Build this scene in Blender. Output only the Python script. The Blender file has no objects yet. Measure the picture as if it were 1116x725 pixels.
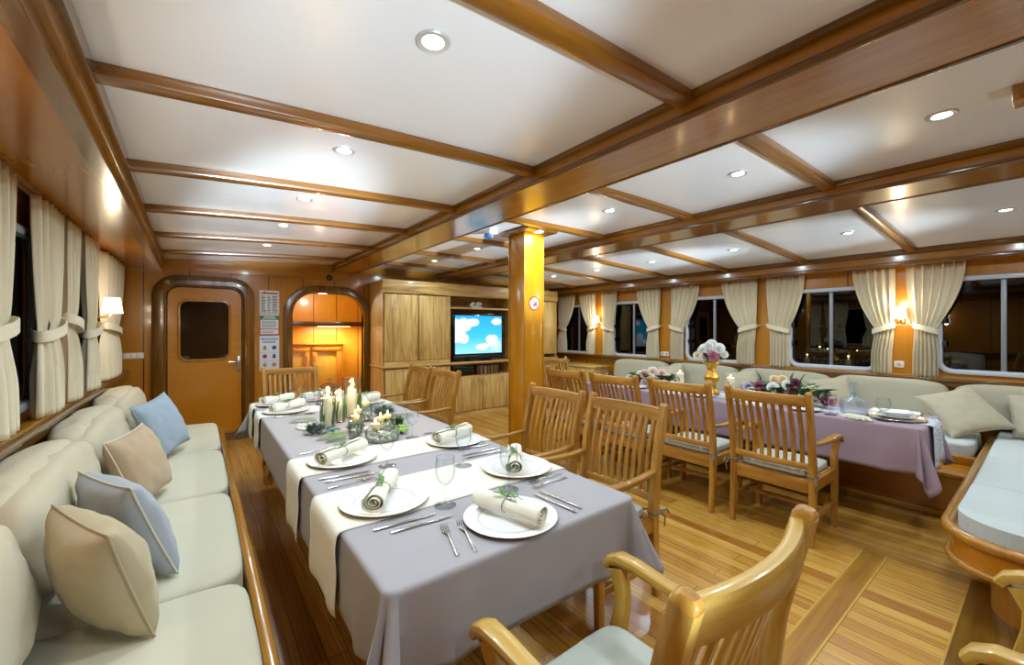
import bpy, bmesh, math, random
from mathutils import Vector, Matrix, noise
PI = math.pi
rnd = random.Random(7)
SC = bpy.context.scene
COL = SC.collection

# ------------------------------------------------------------------ materials
def lin(h):
    h = h.lstrip('#')
    o = []
    for i in (0, 2, 4):
        v = int(h[i:i+2], 16)/255
        o.append(v/12.92 if v <= .04045 else ((v+.055)/1.055)**2.4)
    return (*o, 1)

class NT:
    def __init__(s, name):
        s.m = bpy.data.materials.new(name); s.m.use_nodes = True
        s.t = s.m.node_tree; s.t.nodes.clear()
        s.out = s.n('ShaderNodeOutputMaterial')
    def n(s, k, **kw):
        nd = s.t.nodes.new(k)
        for a, v in kw.items(): setattr(nd, a, v)
        return nd
    def l(s, a, b): s.t.links.new(a, b)
    def math(s, op, a, b=None, c=None):
        nd = s.n('ShaderNodeMath', operation=op)
        for i, v in enumerate((a, b, c)):
            if v is None: continue
            if isinstance(v, (int, float)): nd.inputs[i].default_value = v
            else: s.l(v, nd.inputs[i])
        return nd.outputs[0]
    def mix(s, fac, a, b, blend='MIX'):
        nd = s.n('ShaderNodeMix', data_type='RGBA', blend_type=blend)
        for i, v in ((0, fac), (6, a), (7, b)):
            if isinstance(v, (int, float)): nd.inputs[i].default_value = v
            elif isinstance(v, tuple): nd.inputs[i].default_value = v
            else: s.l(v, nd.inputs[i])
        return nd.outputs[2]
    def ramp(s, fac, stops):
        nd = s.n('ShaderNodeValToRGB')
        el = nd.color_ramp.elements
        while len(el) > 1: el.remove(el[-1])
        el[0].position, el[0].color = stops[0]
        for p, c in stops[1:]:
            e = el.new(p); e.color = c
        s.l(fac, nd.inputs[0]); return nd.outputs[0]
    def coords(s, scale=(1, 1, 1), rot=(0, 0, 0), rand=True):
        tc = s.n('ShaderNodeTexCoord'); mp = s.n('ShaderNodeMapping')
        mp.inputs['Scale'].default_value = scale; mp.inputs['Rotation'].default_value = rot
        src = tc.outputs['Object']
        if rand:
            oi = s.n('ShaderNodeObjectInfo')
            va = s.n('ShaderNodeVectorMath', operation='MULTIPLY_ADD')
            s.l(oi.outputs['Random'], va.inputs[0]); va.inputs[1].default_value = (3.1, 5.7, 2.3)
            s.l(src, va.inputs[2]); src = va.outputs[0]
        s.l(src, mp.inputs['Vector']); return mp.outputs[0]
    def noise(s, vec, scale, detail=4, rough=.5, dist=0):
        nd = s.n('ShaderNodeTexNoise'); s.l(vec, nd.inputs['Vector'])
        nd.inputs['Scale'].default_value = scale; nd.inputs['Detail'].default_value = detail
        nd.inputs['Roughness'].default_value = rough; nd.inputs['Distortion'].default_value = dist
        return nd.outputs[0]
    def bsdf(s, base, rough=.5, metal=0, spec=.5, coat=0, coat_rough=.1, bump=None, bump_s=.1, bump_d=.01, sheen=0):
        b = s.n('ShaderNodeBsdfPrincipled')
        for k, v in (('Base Color', base), ('Roughness', rough), ('Metallic', metal), ('Specular IOR Level', spec), ('Coat Weight', coat), ('Coat Roughness', coat_rough), ('Sheen Weight', sheen)):
            if isinstance(v, (int, float)) or isinstance(v, tuple): b.inputs[k].default_value = v
            else: s.l(v, b.inputs[k])
        if bump is not None:
            bp = s.n('ShaderNodeBump'); bp.inputs['Strength'].default_value = bump_s; bp.inputs['Distance'].default_value = bump_d
            s.l(bump, bp.inputs['Height']); s.l(bp.outputs[0], b.inputs['Normal'])
        s.l(b.outputs[0], s.out.inputs[0]); return b

_mc = {}
def wood(name, dark, mid, light, axis='Z', rough=.35, coat=.4, scale=1.0, contrast=1.0, seam=None):
    """varnished timber, grain running along axis; seam = (axis, spacing) adds the grooves of boarding"""
    key = (name, axis)
    sh = lambda h: h[:2]+'%02x' % min(255, int(int(h[2:4], 16)*1.05))+'%02x' % int(int(h[4:6], 16)*.85)
    dark, mid, light = sh(dark), sh(mid), sh(light)
    if key in _mc: return _mc[key]
    t = NT(f'{name}_{axis}'); i = 'XYZ'.index(axis)
    s1 = [9*scale]*3; s1[i] = .7*scale
    v = t.coords(tuple(s1))
    a = t.noise(v, 1.6, 5, .6, 1.2)
    s2 = [70*scale]*3; s2[i] = 2.0*scale
    f = t.noise(t.coords(tuple(s2)), 1, 3, .6, .3)
    m = t.math('ADD', t.math('MULTIPLY', a, .75), t.math('MULTIPLY', f, .25))
    m = t.math('ADD', t.math('MULTIPLY', t.math('SUBTRACT', m, .5), 1.7*contrast), .5)
    col = t.ramp(m, [(.12, lin(dark)), (.5, lin(mid)), (.88, lin(light))])
    bump = f
    if seam:
        sx = t.n('ShaderNodeSeparateXYZ'); t.l(t.coords(rand=False), sx.inputs[0])
        fr = t.math('FRACT', t.math('DIVIDE', t.math('ADD', sx.outputs['XYZ'.index(seam[0])], 50+seam[2]), seam[1]))
        ln = t.math('LESS_THAN', fr, .012/seam[1])
        col = t.mix(ln, col, lin('3a1a08'))
        bump = t.math('SUBTRACT', t.math('MULTIPLY', f, .1), ln)
    t.bsdf(col, rough, coat=coat, coat_rough=.12, bump=bump, bump_s=.12 if not seam else .35, bump_d=.002)
    _mc[key] = t.m; return t.m

def fabric(name, c, c2=None, rough=.9, weave=900, sheen=.15, bump=.25, blotch=.5):
    if name in _mc: return _mc[name]
    t = NT(name); v = t.coords()
    n1 = t.noise(v, 6, 4, .6)
    col = t.mix(t.math('MULTIPLY', n1, blotch), lin(c), lin(c2 or c))
    w1 = t.n('ShaderNodeTexWave', wave_type='BANDS', bands_direction='X'); w2 = t.n('ShaderNodeTexWave', wave_type='BANDS', bands_direction='Z')
    for w in (w1, w2): t.l(v, w.inputs['Vector']); w.inputs['Scale'].default_value = weave/6.0; w.inputs['Distortion'].default_value = .6
    h = t.math('ADD', t.math('ADD', w1.outputs[1], w2.outputs[1]), t.noise(v, 60, 3))
    t.bsdf(col, rough, spec=.2, bump=h, bump_s=bump, bump_d=.0012, sheen=sheen)
    _mc[name] = t.m; return t.m

def plain(name, c, rough=.5, metal=0, spec=.5, coat=0, var=.12):
    if name in _mc: return _mc[name]
    t = NT(name); v = t.coords()
    n1 = t.noise(v, 25, 3)
    c0 = lin(c); c1 = tuple(x*(1-var) for x in c0[:3])+(1,)
    t.bsdf(t.mix(n1, c0, c1), rough, metal, spec, coat)
    _mc[name] = t.m; return t.m

def emit(name, c, strength):
    if name in _mc: return _mc[name]
    t = NT(name); e = t.n('ShaderNodeEmission'); e.inputs[0].default_value = lin(c); e.inputs[1].default_value = strength
    t.l(e.outputs[0], t.out.inputs[0]); _mc[name] = t.m; return t.m

def glass(name, tint='f4fbff', edge='b8c8d0', rough=.0, gloss=1.0, ior=1.45, milk=0):
    """thin clear glass: see-through with a mirror film that grows at grazing angles"""
    if name in _mc: return _mc[name]
    t = NT(name)
    lw = t.n('ShaderNodeLayerWeight'); lw.inputs[0].default_value = .5
    fc = lw.outputs[1]; r0 = ((ior-1)/(ior+1))**2
    fr = t.math('MULTIPLY_ADD', t.math('POWER', fc, 5.0), 1-r0, r0)
    tr = t.n('ShaderNodeBsdfTransparent'); t.l(t.mix(t.math('POWER', fc, 2.6), lin(tint), lin(edge)), tr.inputs[0])
    gl = t.n('ShaderNodeBsdfGlossy'); gl.inputs['Roughness'].default_value = rough
    mx = t.n('ShaderNodeMixShader'); t.l(t.math('MINIMUM', t.math('MULTIPLY', fr, gloss), 1.0), mx.inputs[0])
    t.l(tr.outputs[0], mx.inputs[1]); t.l(gl.outputs[0], mx.inputs[2]); last = mx.outputs[0]
    if milk:
        df = t.n('ShaderNodeBsdfDiffuse'); df.inputs[0].default_value = lin('e8eef4'); m2 = t.n('ShaderNodeMixShader'); m2.inputs[0].default_value = milk
        t.l(last, m2.inputs[1]); t.l(df.outputs[0], m2.inputs[2]); last = m2.outputs[0]
    t.l(last, t.out.inputs[0])
    _mc[name] = t.m; return t.m

# ------------------------------------------------------------------ mesh building
def rrect(w, h, r=.2, n=3):
    """rounded rectangle outline (w, h full sizes), counter-clockwise"""
    r = min(r, w/2-1e-5, h/2-1e-5); out = []
    for cx, cy, a0 in ((w/2-r, h/2-r, 0), (-w/2+r, h/2-r, PI/2), (-w/2+r, -h/2+r, PI), (w/2-r, -h/2+r, 1.5*PI)):
        for k in range(n+1):
            a = a0+PI/2*k/n; out.append((cx+r*math.cos(a), cy+r*math.sin(a)))
    return out

class M:
    def __init__(s): s.bm = bmesh.new()
    def box(s, c, d, rz=0, bevel=0, seg=2, mat=None):
        m = Matrix.Translation(c) @ (mat if mat is not None else Matrix.Rotation(rz, 4, 'Z')) @ Matrix.Diagonal((*d, 1))
        r = bmesh.ops.create_cube(s.bm, size=1, matrix=m)
        if bevel:
            es = {e for v in r['verts'] for e in v.link_edges}
            bmesh.ops.bevel(s.bm, geom=list(es), offset=bevel, segments=seg, affect='EDGES', profile=.5, clamp_overlap=True)
        return s
    def b(s, x0, x1, y0, y1, z0, z1, bevel=0, seg=2):
        return s.box(((x0+x1)/2, (y0+y1)/2, (z0+z1)/2), (abs(x1-x0), abs(y1-y0), abs(z1-z0)), bevel=bevel, seg=seg)
    def loops(s, rings, closed=True, cap=True, cyc=False):
        """rings of points -> skin"""
        vs = [[s.bm.verts.new(p) for p in r] for r in rings]
        n = len(vs[0]); R = len(vs)
        for i in range(R if cyc else R-1):
            a, b2 = vs[i], vs[(i+1) % R]
            for j in range(n if closed else n-1):
                k = (j+1) % n
                try: s.bm.faces.new((a[j], a[k], b2[k], b2[j]))
                except ValueError: pass
        if cap and closed and not cyc:
            for r in (vs[0][::-1], vs[-1]):
                try: s.bm.faces.new(r)
                except ValueError: pass
        return s
    def sweep(s, prof, pts, up=(0, 0, 1), scale=None, cyc=False, cap=True):
        """2-D profile (side, up) carried along pts"""
        pts = [Vector(p) for p in pts]; up = Vector(up); N = len(pts); rings = []
        for i, p in enumerate(pts):
            if cyc: t = pts[(i+1) % N]-pts[i-1]
            else: t = pts[min(i+1, N-1)]-pts[max(i-1, 0)]
            t.normalize()
            u = up - t*up.dot(t)
            if u.length < 1e-4: u = Vector((0, 1, 0)) - t*t.y
            u.normalize(); w = t.cross(u)
            k = scale[i] if scale else 1
            if not isinstance(k, tuple): k = (k, k)
            # mitre for sharp turns on cyclic frames is ignored: radii are rounded
            rings.append([p + w*(a*k[0]) + u*(b2*k[1]) for a, b2 in prof])
        return s.loops(rings, True, cap, cyc)
    def tube(s, pts, r, n=8, cyc=False, up=(0, 0, 1)):
        prof = [(math.cos(2*PI*k/n), math.sin(2*PI*k/n)) for k in range(n)]
        rr = r if isinstance(r, (list, tuple)) else [r]*len(pts)
        return s.sweep(prof, pts, up, rr, cyc)
    def lathe(s, prof, n=24, c=(0, 0, 0)):
        rings = []
        for r, z in prof:
            r = max(r, 1e-4)
            rings.append([(c[0]+r*math.cos(2*PI*k/n), c[1]+r*math.sin(2*PI*k/n), c[2]+z) for k in range(n)])
        return s.loops(rings, True, True)
    def prism(s, poly, d, origin=(0, 0, 0), u=(1, 0, 0), v=(0, 0, 1)):
        """flat outline in the (u,v) plane pushed along d"""
        o, u, v, d = Vector(origin), Vector(u), Vector(v), Vector(d)
        a = [o+u*p[0]+v*p[1] for p in poly]
        return s.loops([a, [q+d for q in a]])
    def holed(s, outer, holes, d, origin, u, v):
        """wall with openings: outer outline and hole outlines in the (u,v) plane, thickness d"""
        o, u, v, d = Vector(origin), Vector(u), Vector(v), Vector(d)
        bm2 = bmesh.new(); edges = []; lv = []
        for lp in [outer]+holes:
            vs = [bm2.verts.new(o+u*p[0]+v*p[1]) for p in lp]; lv.append(vs)
            edges += [bm2.edges.new((vs[i], vs[(i+1) % len(vs)])) for i in range(len(vs))]
        bmesh.ops.triangle_fill(bm2, edges=edges, use_beauty=True, use_dissolve=False)
        tris = [[q.co.copy() for q in f.verts] for f in bm2.faces]; bm2.free()
        for off in (Vector((0, 0, 0)), d):
            for t in tris: s.bm.faces.new([s.bm.verts.new(p+off) for p in t])
        for lp in [outer]+holes:
            a = [o+u*p[0]+v*p[1] for p in lp]
            s.loops([a, [q+d for q in a]], True, False)
        bmesh.ops.remove_doubles(s.bm, verts=s.bm.verts, dist=1e-5)
        return s
    def grid(s, P, cap=False):
        """P[i][j] points -> open sheet"""
        vs = [[s.bm.verts.new(p) for p in r] for r in P]
        for i in range(len(vs)-1):
            for j in range(len(vs[0])-1): s.bm.faces.new((vs[i][j], vs[i+1][j], vs[i+1][j+1], vs[i][j+1]))
        return s
    def ball(s, c, r, sub=2, sc=(1, 1, 1)):
        bmesh.ops.create_icosphere(s.bm, subdivisions=sub, radius=r, matrix=Matrix.Translation(c) @ Matrix.Diagonal((*sc, 1)))
        return s
    def xf(s, mat): bmesh.ops.transform(s.bm, matrix=mat, verts=s.bm.verts); return s
    def obj(s, name, mat, parent=None, loc=None, angle=40, solid=0, sub=0):
        bmesh.ops.recalc_face_normals(s.bm, faces=s.bm.faces)
        me = bpy.data.meshes.new(name); s.bm.to_mesh(me); s.bm.free()
        for p in me.polygons: p.use_smooth = True
        me.set_sharp_from_angle(angle=math.radians(angle))
        for m in (mat if isinstance(mat, list) else [mat]): me.materials.append(m)
        o = bpy.data.objects.new(name, me); COL.objects.link(o)
        if parent: o.parent = parent
        if loc: o.location = loc
        if solid:
            md = o.modifiers.new('solid', 'SOLIDIFY'); md.thickness = solid; md.offset = 0
        if sub:
            md = o.modifiers.new('sub', 'SUBSURF'); md.levels = md.render_levels = sub
        return o

def tag(o, label, cat, group=None, kind=None):
    o['label'] = label; o['category'] = cat
    if group: o['group'] = group
    if kind: o['kind'] = kind
    return o
def thing(name, label, cat, loc=(0, 0, 0), rz=0, group=None):
    o = bpy.data.objects.new(name, None); COL.objects.link(o); o.empty_display_size = .05
    o.location = loc; o.rotation_euler = (0, 0, rz)
    return tag(o, label, cat, group)
def dup(o, loc=None, rz=None, label=None, parent=None, group=None):
    c = o.copy(); COL.objects.link(c)
    if parent: c.parent = parent
    if loc is not None: c.location = loc
    if rz is not None: c.rotation_euler = (0, 0, rz)
    if label: c['label'] = label
    if group: c['group'] = group
    for ch in list(o.children): dup(ch, parent=c)
    return c
def struct(name, m, mat, **k):
    o = m.obj(name, mat, **k); o['kind'] = 'structure'; return o
def ease(t): t = max(0, min(1, t)); return t*t*(3-2*t)
def lerp(a, b, t): return a+(b-a)*t

# ------------------------------------------------------------------ palette
TK = dict(dark='6e3c08', mid='9c5f14', light='bd8026')         # chair teak
def teak(ax='Z'): return wood('teak', '7a4a18', 'a87034', 'c99350', ax, .38, .3)
def panel(ax='Z'): return wood('panel_wood', '8e500e', 'a86612', 'bb7a24', ax, .3, .5, contrast=.6)
def mahog(ax='Z'): return wood('mahogany', '3e2206', '6a400e', '885818', ax, .22, .7)
def beamw(ax='Y'): return wood('beam_wood', '8a5012', 'a86c1e', 'bd822e', ax, .24, .7, contrast=.7)
def oak(ax='Z'): return wood('light_oak', '8a6440', 'c89a6e', 'e0ba90', ax, .45, .15, contrast=1.25)
# ================================================================== ROOM SHELL
XL, XR, YF, YB = -.72, 6.06, -3.0, 6.40
def zc(x): return 2.37-.12*((x-2.75)/3.1)**2          # cambered deckhead

def floor_mat():
    t = NT('floor_planks')
    tc = t.n('ShaderNodeTexCoord'); sx = t.n('ShaderNodeSeparateXYZ'); t.l(tc.outputs['Object'], sx.inputs[0])
    cb = t.n('ShaderNodeCombineXYZ'); t.l(sx.outputs[1], cb.inputs[0]); t.l(sx.outputs[0], cb.inputs[1])
    br = t.n('ShaderNodeTexBrick'); br.offset = .37; br.offset_frequency = 3; t.l(cb.outputs[0], br.inputs['Vector'])
    for k, v in (('Scale', 1), ('Mortar Size', .0016), ('Mortar Smooth', .2), ('Bias', 0), ('Brick Width', 1.9), ('Row Height', .088)): br.inputs[k].default_value = v
    br.inputs['Color1'].default_value = (0, 0, 0, 1); br.inputs['Color2'].default_value = (1, 1, 1, 1); br.inputs['Mortar'].default_value = (0, 0, 0, 1)
    base = t.ramp(br.outputs['Color'], [(0, lin('b47a2c')), (.3, lin('c89238')), (.6, lin('d6a446')), (.85, lin('e2b65c')), (1, lin('c4863a'))])
    mp = t.n('ShaderNodeMapping'); mp.inputs['Scale'].default_value = (110, 1.6, 1); t.l(tc.outputs['Object'], mp.inputs[0])
    st = t.noise(mp.outputs[0], 1, 4, .65, .2)
    st = t.ramp(st, [(.30, (.25, .17, .09, 1)), (.42, (.62, .52, .38, 1)), (.52, (.95, .92, .86, 1)), (.64, (1, 1, 1, 1)), (.8, (1.12, 1.08, .95, 1))])
    col = t.mix(.85, base, st, 'MULTIPLY')
    big = t.noise(tc.outputs['Object'], 1.1, 3)
    col = t.mix(t.math('MULTIPLY', big, .35), col, lin('8a4e16'), 'MIX')
    col = t.mix(br.outputs['Fac'], col, lin('2c1406'))
    t.bsdf(col, .3, coat=.55, coat_rough=.16, bump=t.math('SUBTRACT', 1, br.outputs['Fac']), bump_s=.25, bump_d=.002)
    return t.m
FLOOR = floor_mat()
def lacquer():
    t = NT('white_lacquer'); n1 = t.noise(t.coords(rand=False), 3, 3)
    t.bsdf(lin('e9e8ea'), .24, spec=.55, coat=.3, coat_rough=.2, bump=n1, bump_s=.06, bump_d=.02); return t.m
LACQ = lacquer()

struct('floor', M().b(XL-.1, XR+.1, YF-.1, 8.0, -.06, 0), FLOOR)
m = M(); xs = [XL-.1+(XR-XL+.2)*k/28 for k in range(29)]
m.prism([(x, zc(x)) for x in xs]+[(x, zc(x)+.05) for x in reversed(xs)], (0, YB+.1-YF+.1, 0), (0, YF-.1, 0))
struct('ceiling', m, LACQ)

# ---- windows: openings in the side walls, (y0, y1, z0, z1)
WL = [(2.35, 3.35, 1.03, 1.92), (3.80, 4.62, 1.03, 1.92)]
WR = [(5.34, 6.2, .95, 1.88), (4.03, 4.89, .95, 1.89), (2.62, 3.46, .95, 1.89), (1.2, 2.06, .96, 1.9), (-.14, .72, .99, 1.93)]
def rr(y0, y1, z0, z1, r=.1, n=5): return [((y0+y1)/2+a, (z0+z1)/2+b) for a, b in rrect(y1-y0, z1-z0, r, n)]
WPAN = wood('wall_boards', '9c5c12', 'b06e18', 'c08228', 'Z', .3, .5, contrast=.55, seam=('Y', .68, .22))
BPAN = wood('bulkhead_boards', '9c5c12', 'b06e18', 'c08228', 'Z', .3, .5, contrast=.55, seam=('X', .42, .08))
struct('wall_left', M().holed([(YF, -.02), (YB+.08, -.02), (YB+.08, 2.3), (YF, 2.3)], [rr(*w) for w in WL], (-.08, 0, 0), (XL, 0, 0), (0, 1, 0), (0, 0, 1)), WPAN)
struct('wall_right', M().holed([(YF, -.02), (YB+.08, -.02), (YB+.08, 2.3), (YF, 2.3)], [rr(*w) for w in WR], (.08, 0, 0), (XR, 0, 0), (0, 1, 0), (0, 0, 1)), WPAN)
DOOR = (-.32, .46, .07, 1.95); ARCH = (1.03, 2.0, 0, 1.93)
def archpath(x0, x1, z0, z1, r, n=7):
    p = [(x0, z0), (x0, lerp(z0, z1-r, .5))]
    p += [(x0+r-r*math.cos(PI/2*k/n), z1-r+r*math.sin(PI/2*k/n)) for k in range(n+1)]
    p += [(x1-r+r*math.sin(PI/2*k/n), z1-r+r*math.cos(PI/2*k/n)) for k in range(n+1)]
    return p+[(x1, lerp(z0, z1-r, .5)), (x1, z0)]
ah = archpath(ARCH[0], ARCH[1], .0, ARCH[3], .30)
struct('wall_back', M().holed([(XL-.08, -.02), (1.03, -.02)]+[(1.03, 0)]+ah[1:-1]+[(2.0, 0), (2.0, -.02), (XR+.08, -.02), (XR+.08, 2.4), (XL-.08, 2.4)], [rr(*DOOR, .13)], (0, .08, 0), (0, YB, 0), (1, 0, 0), (0, 0, 1)), BPAN)
struct('wall_front', M().b(XL-.1, XR+.1, YF-.08, YF, -.02, 2.45), WPAN)

# ---- window frames, panes, mullions
ALU = plain('window_alloy', 'c3c8d4', .35, .0, .5, .2); ALUG = plain('window_alloy_grey', '8c9096', .4, .3)
BLK = plain('black_fitting', '17181a', .4)
PANE = glass('window_pane', '5f6668', '2c3032', .0, 1.6, 1.55)
PANEG = glass('window_pane_left', '6f7c7c', '3c4444', .0, 1.3, 1.5)
def window(n, side, w, mull=True):
    x = XL if side < 0 else XR; s = 1 if side < 0 else -1       # s points into the room
    y0, y1, z0, z1 = w
    m = M(); path = [(x+s*.004, a, b) for a, b in rr(y0+.005, y1-.005, z0+.005, z1-.005, .1, 6)]
    m.sweep(rrect(.05, .05, .014, 2), path, up=(1, 0, 0), cyc=True)
    fr = struct(f'window_{n}', m, ALU if side > 0 else ALUG)
    g = M().prism(rr(y0+.012, y1-.012, z0+.012, z1-.012, .09, 5), (-s*.006, 0, 0), (x-s*.03, 0, 0), (0, 1, 0), (0, 0, 1))
    g.obj('pane', PANE if side > 0 else PANEG, fr)
    if mull:
        yc = (y0+y1)/2
        M().b(x-s*.036, x-s*.008, yc-.018, yc+.018, z0+.02, z1-.02, .004).obj('mullion', ALUG, fr)
    if side < 0 and n == 1:
        for zz in (1.17, 1.74):
            M().box((x+s*.035, y1-.06, zz), (.03, .1, .045), bevel=.008).box((x+s*.05, y1-.11, zz), (.05, .02, .03), bevel=.006).obj('latch', BLK, fr)
        M().tube([(x+s*.02, y1-.09, 1.36), (x+s*.07, y1-.09, 1.37), (x+s*.075, y1-.09, 1.45), (x+s*.07, y1-.09, 1.55), (x+s*.02, y1-.09, 1.56)], .009).obj('handle', BLK, fr)
    elif side > 0:
        for zz in (lerp(z0, z1, .3), lerp(z0, z1, .55)):
            M().box((x+s*.03, y1-.045, zz), (.03, .03, .06), bevel=.006).obj('latch', BLK, fr)
    return fr
for k, w in enumerate(WL): window(k+1, -1, w, k == 1)
for k, w in enumerate(WR): window(k+3, 1, w)

# ---- left soffit and cornice, right cornice, back trim, rails
def slab_y(x0a, x1a, x0b, x1b, z0, z1, ya=YF, yb=YB):
    return M().loops([[(x0a, ya, z0), (x1a, ya, z0), (x1a, ya, z1), (x0a, ya, z1)], [(x0b, yb, z0), (x1b, yb, z0), (x1b, yb, z1), (x0b, yb, z1)]])
SOF = wood('soffit_panel', '8a4a04', '9c5c06', 'ac6c0c', 'Y', .24, .4, contrast=.5)
ta, tb = .09, -.005                                   # cornice leans outboard going aft
struct('trim_soffit_left', slab_y(XL, -.37+ta, XL, -.38+tb, 2.125, 2.29), SOF)
co = slab_y(-.39+ta, -.335+ta, -.40+tb, -.345+tb, 2.105, 2.155)
struct('trim_cornice_left', co, mahog('Y'))
c2 = slab_y(-.375+ta, -.315+ta, -.385+tb, -.325+tb, 2.15, 2.2).obj('cornice_fillet', beamw('Y'), bpy.data.objects['trim_cornice_left'])
c3 = slab_y(-.375+ta, -.295+ta, -.385+tb, -.305+tb, 2.2, 2.27).obj('cornice_crown', mahog('Y'), bpy.data.objects['trim_cornice_left'])
struct('trim_curtain_rail_left', M().b(XL, XL+.045, YF, YB, 2.095, 2.128, .008), mahog('Y'))
struct('trim_soffit_right', M().b(5.87, XR, YF, YB, 2.10, 2.27), SOF)
cr = struct('trim_cornice_right', M().b(5.83, 5.88, YF, YB, 2.085, 2.13, .012), mahog('Y'))
M().b(5.845, 5.88, YF, YB, 2.13, 2.2).obj('cornice_fillet', beamw('Y'), cr)
M().b(5.82, 5.88, YF, YB, 2.195, 2.265, .012).obj('cornice_crown', mahog('Y'), cr)
struct('trim_cornice_back', M().prism([(-.40, 2.13)]+[(5.83, 2.13)]+[(x, zc(x)+.01) for x in (5.83, 4.5, 3.2, 1.6, .6, -.4)], (0, -.05, 0), (0, YB, 0)), beamw('X'))
def rail(n, x0, x1, xs0, xs1, z0, z1):
    r = struct(n, M().b(xs0, xs1, YF, YB, z0, z0+.045, .014), mahog('Y'))
    M().b(x0, x1, YF, YB, z0+.035, z0+.055, .006).obj('rail_cap', beamw('Y'), r)
    M().b(min(x0, x1), max(x0, x1), YF, YB, z0-.05, z0, .01).obj('rail_ogee', mahog('Y'), r)
rail('trim_rail_left', XL, XL+.075, XL, XL+.1, .905, .95)
rail('trim_rail_right', XR-.06, XR, XR-.085, XR, .885, .93)
struct('baseboard_back', M().b(XL, .8, YB-.02, YB, 0, .1, .004), mahog('X'))

# ---- deckhead beams
def long_beam(n, x0, x1, zb):
    b = struct(n, M().b(x0, x1, YF, YB-.02, zb, zc((x0+x1)/2)+.02), beamw('Y'))
    for s, x in ((-1, x0), (1, x1)):
        M().b(x-.012, x+.012, YF, YB-.02, zb-.006, zb+.022, .007).obj('lower_bead', mahog('Y'), b)
        M().b(x-.028 if s < 0 else x-.004, x+.004 if s < 0 else x+.028, YF, YB-.02, zb+.062, zc(x)+.01, .012).obj('crown_moulding', mahog('Y'), b)
    return b
long_beam('trim_beam_main', 1.54, 1.885, 2.262)
long_beam('trim_beam_centre', 3.25, 3.62, 2.268)
n = 0
for y in (-1.95, -1.0, -.06, .885, 1.83, 2.76, 3.67, 4.65, 5.65):
    for x0, x1 in ((-.33, 1.53), (1.895, 3.24), (3.63, 5.84)):
        n += 1
        xs = [lerp(x0, x1, k/10) for k in range(11)]
        struct(f'trim_deck_beam_{n}', M().sweep(rrect(.078, .06, .014, 2), [(x, y, zc(x)-.012) for x in xs]), wood('deck_beam', '663808', '7e4a12', '965c1e', 'X', .28, .7, contrast=.7))
struct('trim_hatch_coaming', M().b(2.5, 2.6, -.9, .1, 2.305, 2.375, .008), teak('X'))

# ---- pillar
pil = struct('column', M().b(2.40, 2.63, 2.97, 3.20, 0, 2.345, .006), wood('pillar_veneer', 'a86010', 'bd7816', 'cc8a22', 'Z', .22, .6, contrast=.5))
M().b(2.34, 2.70, 2.84, 3.26, 2.325, 2.350, .008).obj('cap_plate', mahog('X'), pil)
for x, y in ((2.40, 2.97), (2.63, 2.97), (2.40, 3.20)):
    M().b(x-.008, x+.008, y-.008, y+.008, 0, 2.325, .005).obj('corner_bead', beamw('Z'), pil)
M().b(2.385, 2.645, 2.955, 3.215, 0, .09, .006).obj('plinth', mahog('X'), pil)

# ---- floor inlays
cb = struct('trim_floor_board', M().b(1.35, 3.42, .635, .745, 0, .003), wood('cross_board', '845018', 'a06a26', 'b88238', 'X', .3, .5))
for y in (.631, .749): M().b(1.35, 3.42, y-.005, y+.005, 0, .0035).obj('inlay_line', wood('inlay', 'a87838', 'bc8e48', 'cca058', 'X', .3, .4), cb)
fb = struct('trim_floor_border', M().b(1.9, 3.5, -.9, .285, 0, .003), wood('border_board', '52300c', '6e4616', '865a22', 'X', .3, .5))
M().b(1.9, 3.2, .285, .294, 0, .0035).obj('inlay_line', wood('inlay', 'a87838', 'bc8e48', 'cca058', 'X', .3, .4), fb)

# ---- aft door in the bulkhead
fr = M().sweep(rrect(.07, .12, .025, 3), [((DOOR[0]+DOOR[1])/2+a, YB-.012, (DOOR[2]+DOOR[3])/2+b) for a, b in rrect(.95, 2.0, .2, 8)], up=(0, -1, 0), cyc=True)
def ring_frame(x0, x1, z0, z1, r, w, y0, y1, n=8, bev=.012, closed=True, path=None):
    """flat-faced timber surround of face width w around an opening, standing y0..y1"""
    pin = path or rr(x0, x1, z0, z1, r, n)
    cx, cz = (x0+x1)/2, (z0+z1)/2
    m = M(); N = len(pin); rings = []
    for i, (a, b) in enumerate(pin):
        if closed: p0, p1 = pin[i-1], pin[(i+1) % N]
        else: p0, p1 = pin[max(i-1, 0)], pin[min(i+1, N-1)]
        tx, tz = p1[0]-p0[0], p1[1]-p0[1]; L = math.hypot(tx, tz); nx, nz = tz/L, -tx/L
        if nx*(a-cx)+nz*(b-cz) < 0: nx, nz = -nx, -nz
        P = lambda d, y: (a+nx*d, y, b+nz*d)
        rings.append([P(0, y1), P(0, y0+bev), P(bev, y0), P(w-bev*2, y0), P(w-bev*.5, y0+bev*.6), P(w, y0+bev*2), P(w, y1)])
    return m.loops(rings, True, not closed, closed)
dfr = struct('door_1', ring_frame(DOOR[0], DOOR[1], DOOR[2], DOOR[3], .13, .125, YB-.055, YB), mahog('Z'))
ring_frame(DOOR[0]+.012, DOOR[1]-.012, DOOR[2]+.012, DOOR[3]-.012, .12, .03, YB-.02, YB+.03, bev=.006).obj('door_stop', mahog('Z'), dfr)
WD = (-.18, .30, 1.05, 1.76)
DOORM = wood('door_veneer', 'a8620e', 'bb7414', 'c98824', 'X', .3, .45, contrast=.45)
lf = M().holed(rr(DOOR[0]+.02, DOOR[1]-.02, DOOR[2]+.02, DOOR[3]-.02, .12), [rr(*WD, .07)], (0, .035, 0), (0, YB+.012, 0), (1, 0, 0), (0, 0, 1)).obj('leaf', DOORM, dfr)
ring_frame(*WD, .07, .03, YB-.004, YB+.02, bev=.006).obj('port_frame', beamw('Z'), lf)
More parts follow.
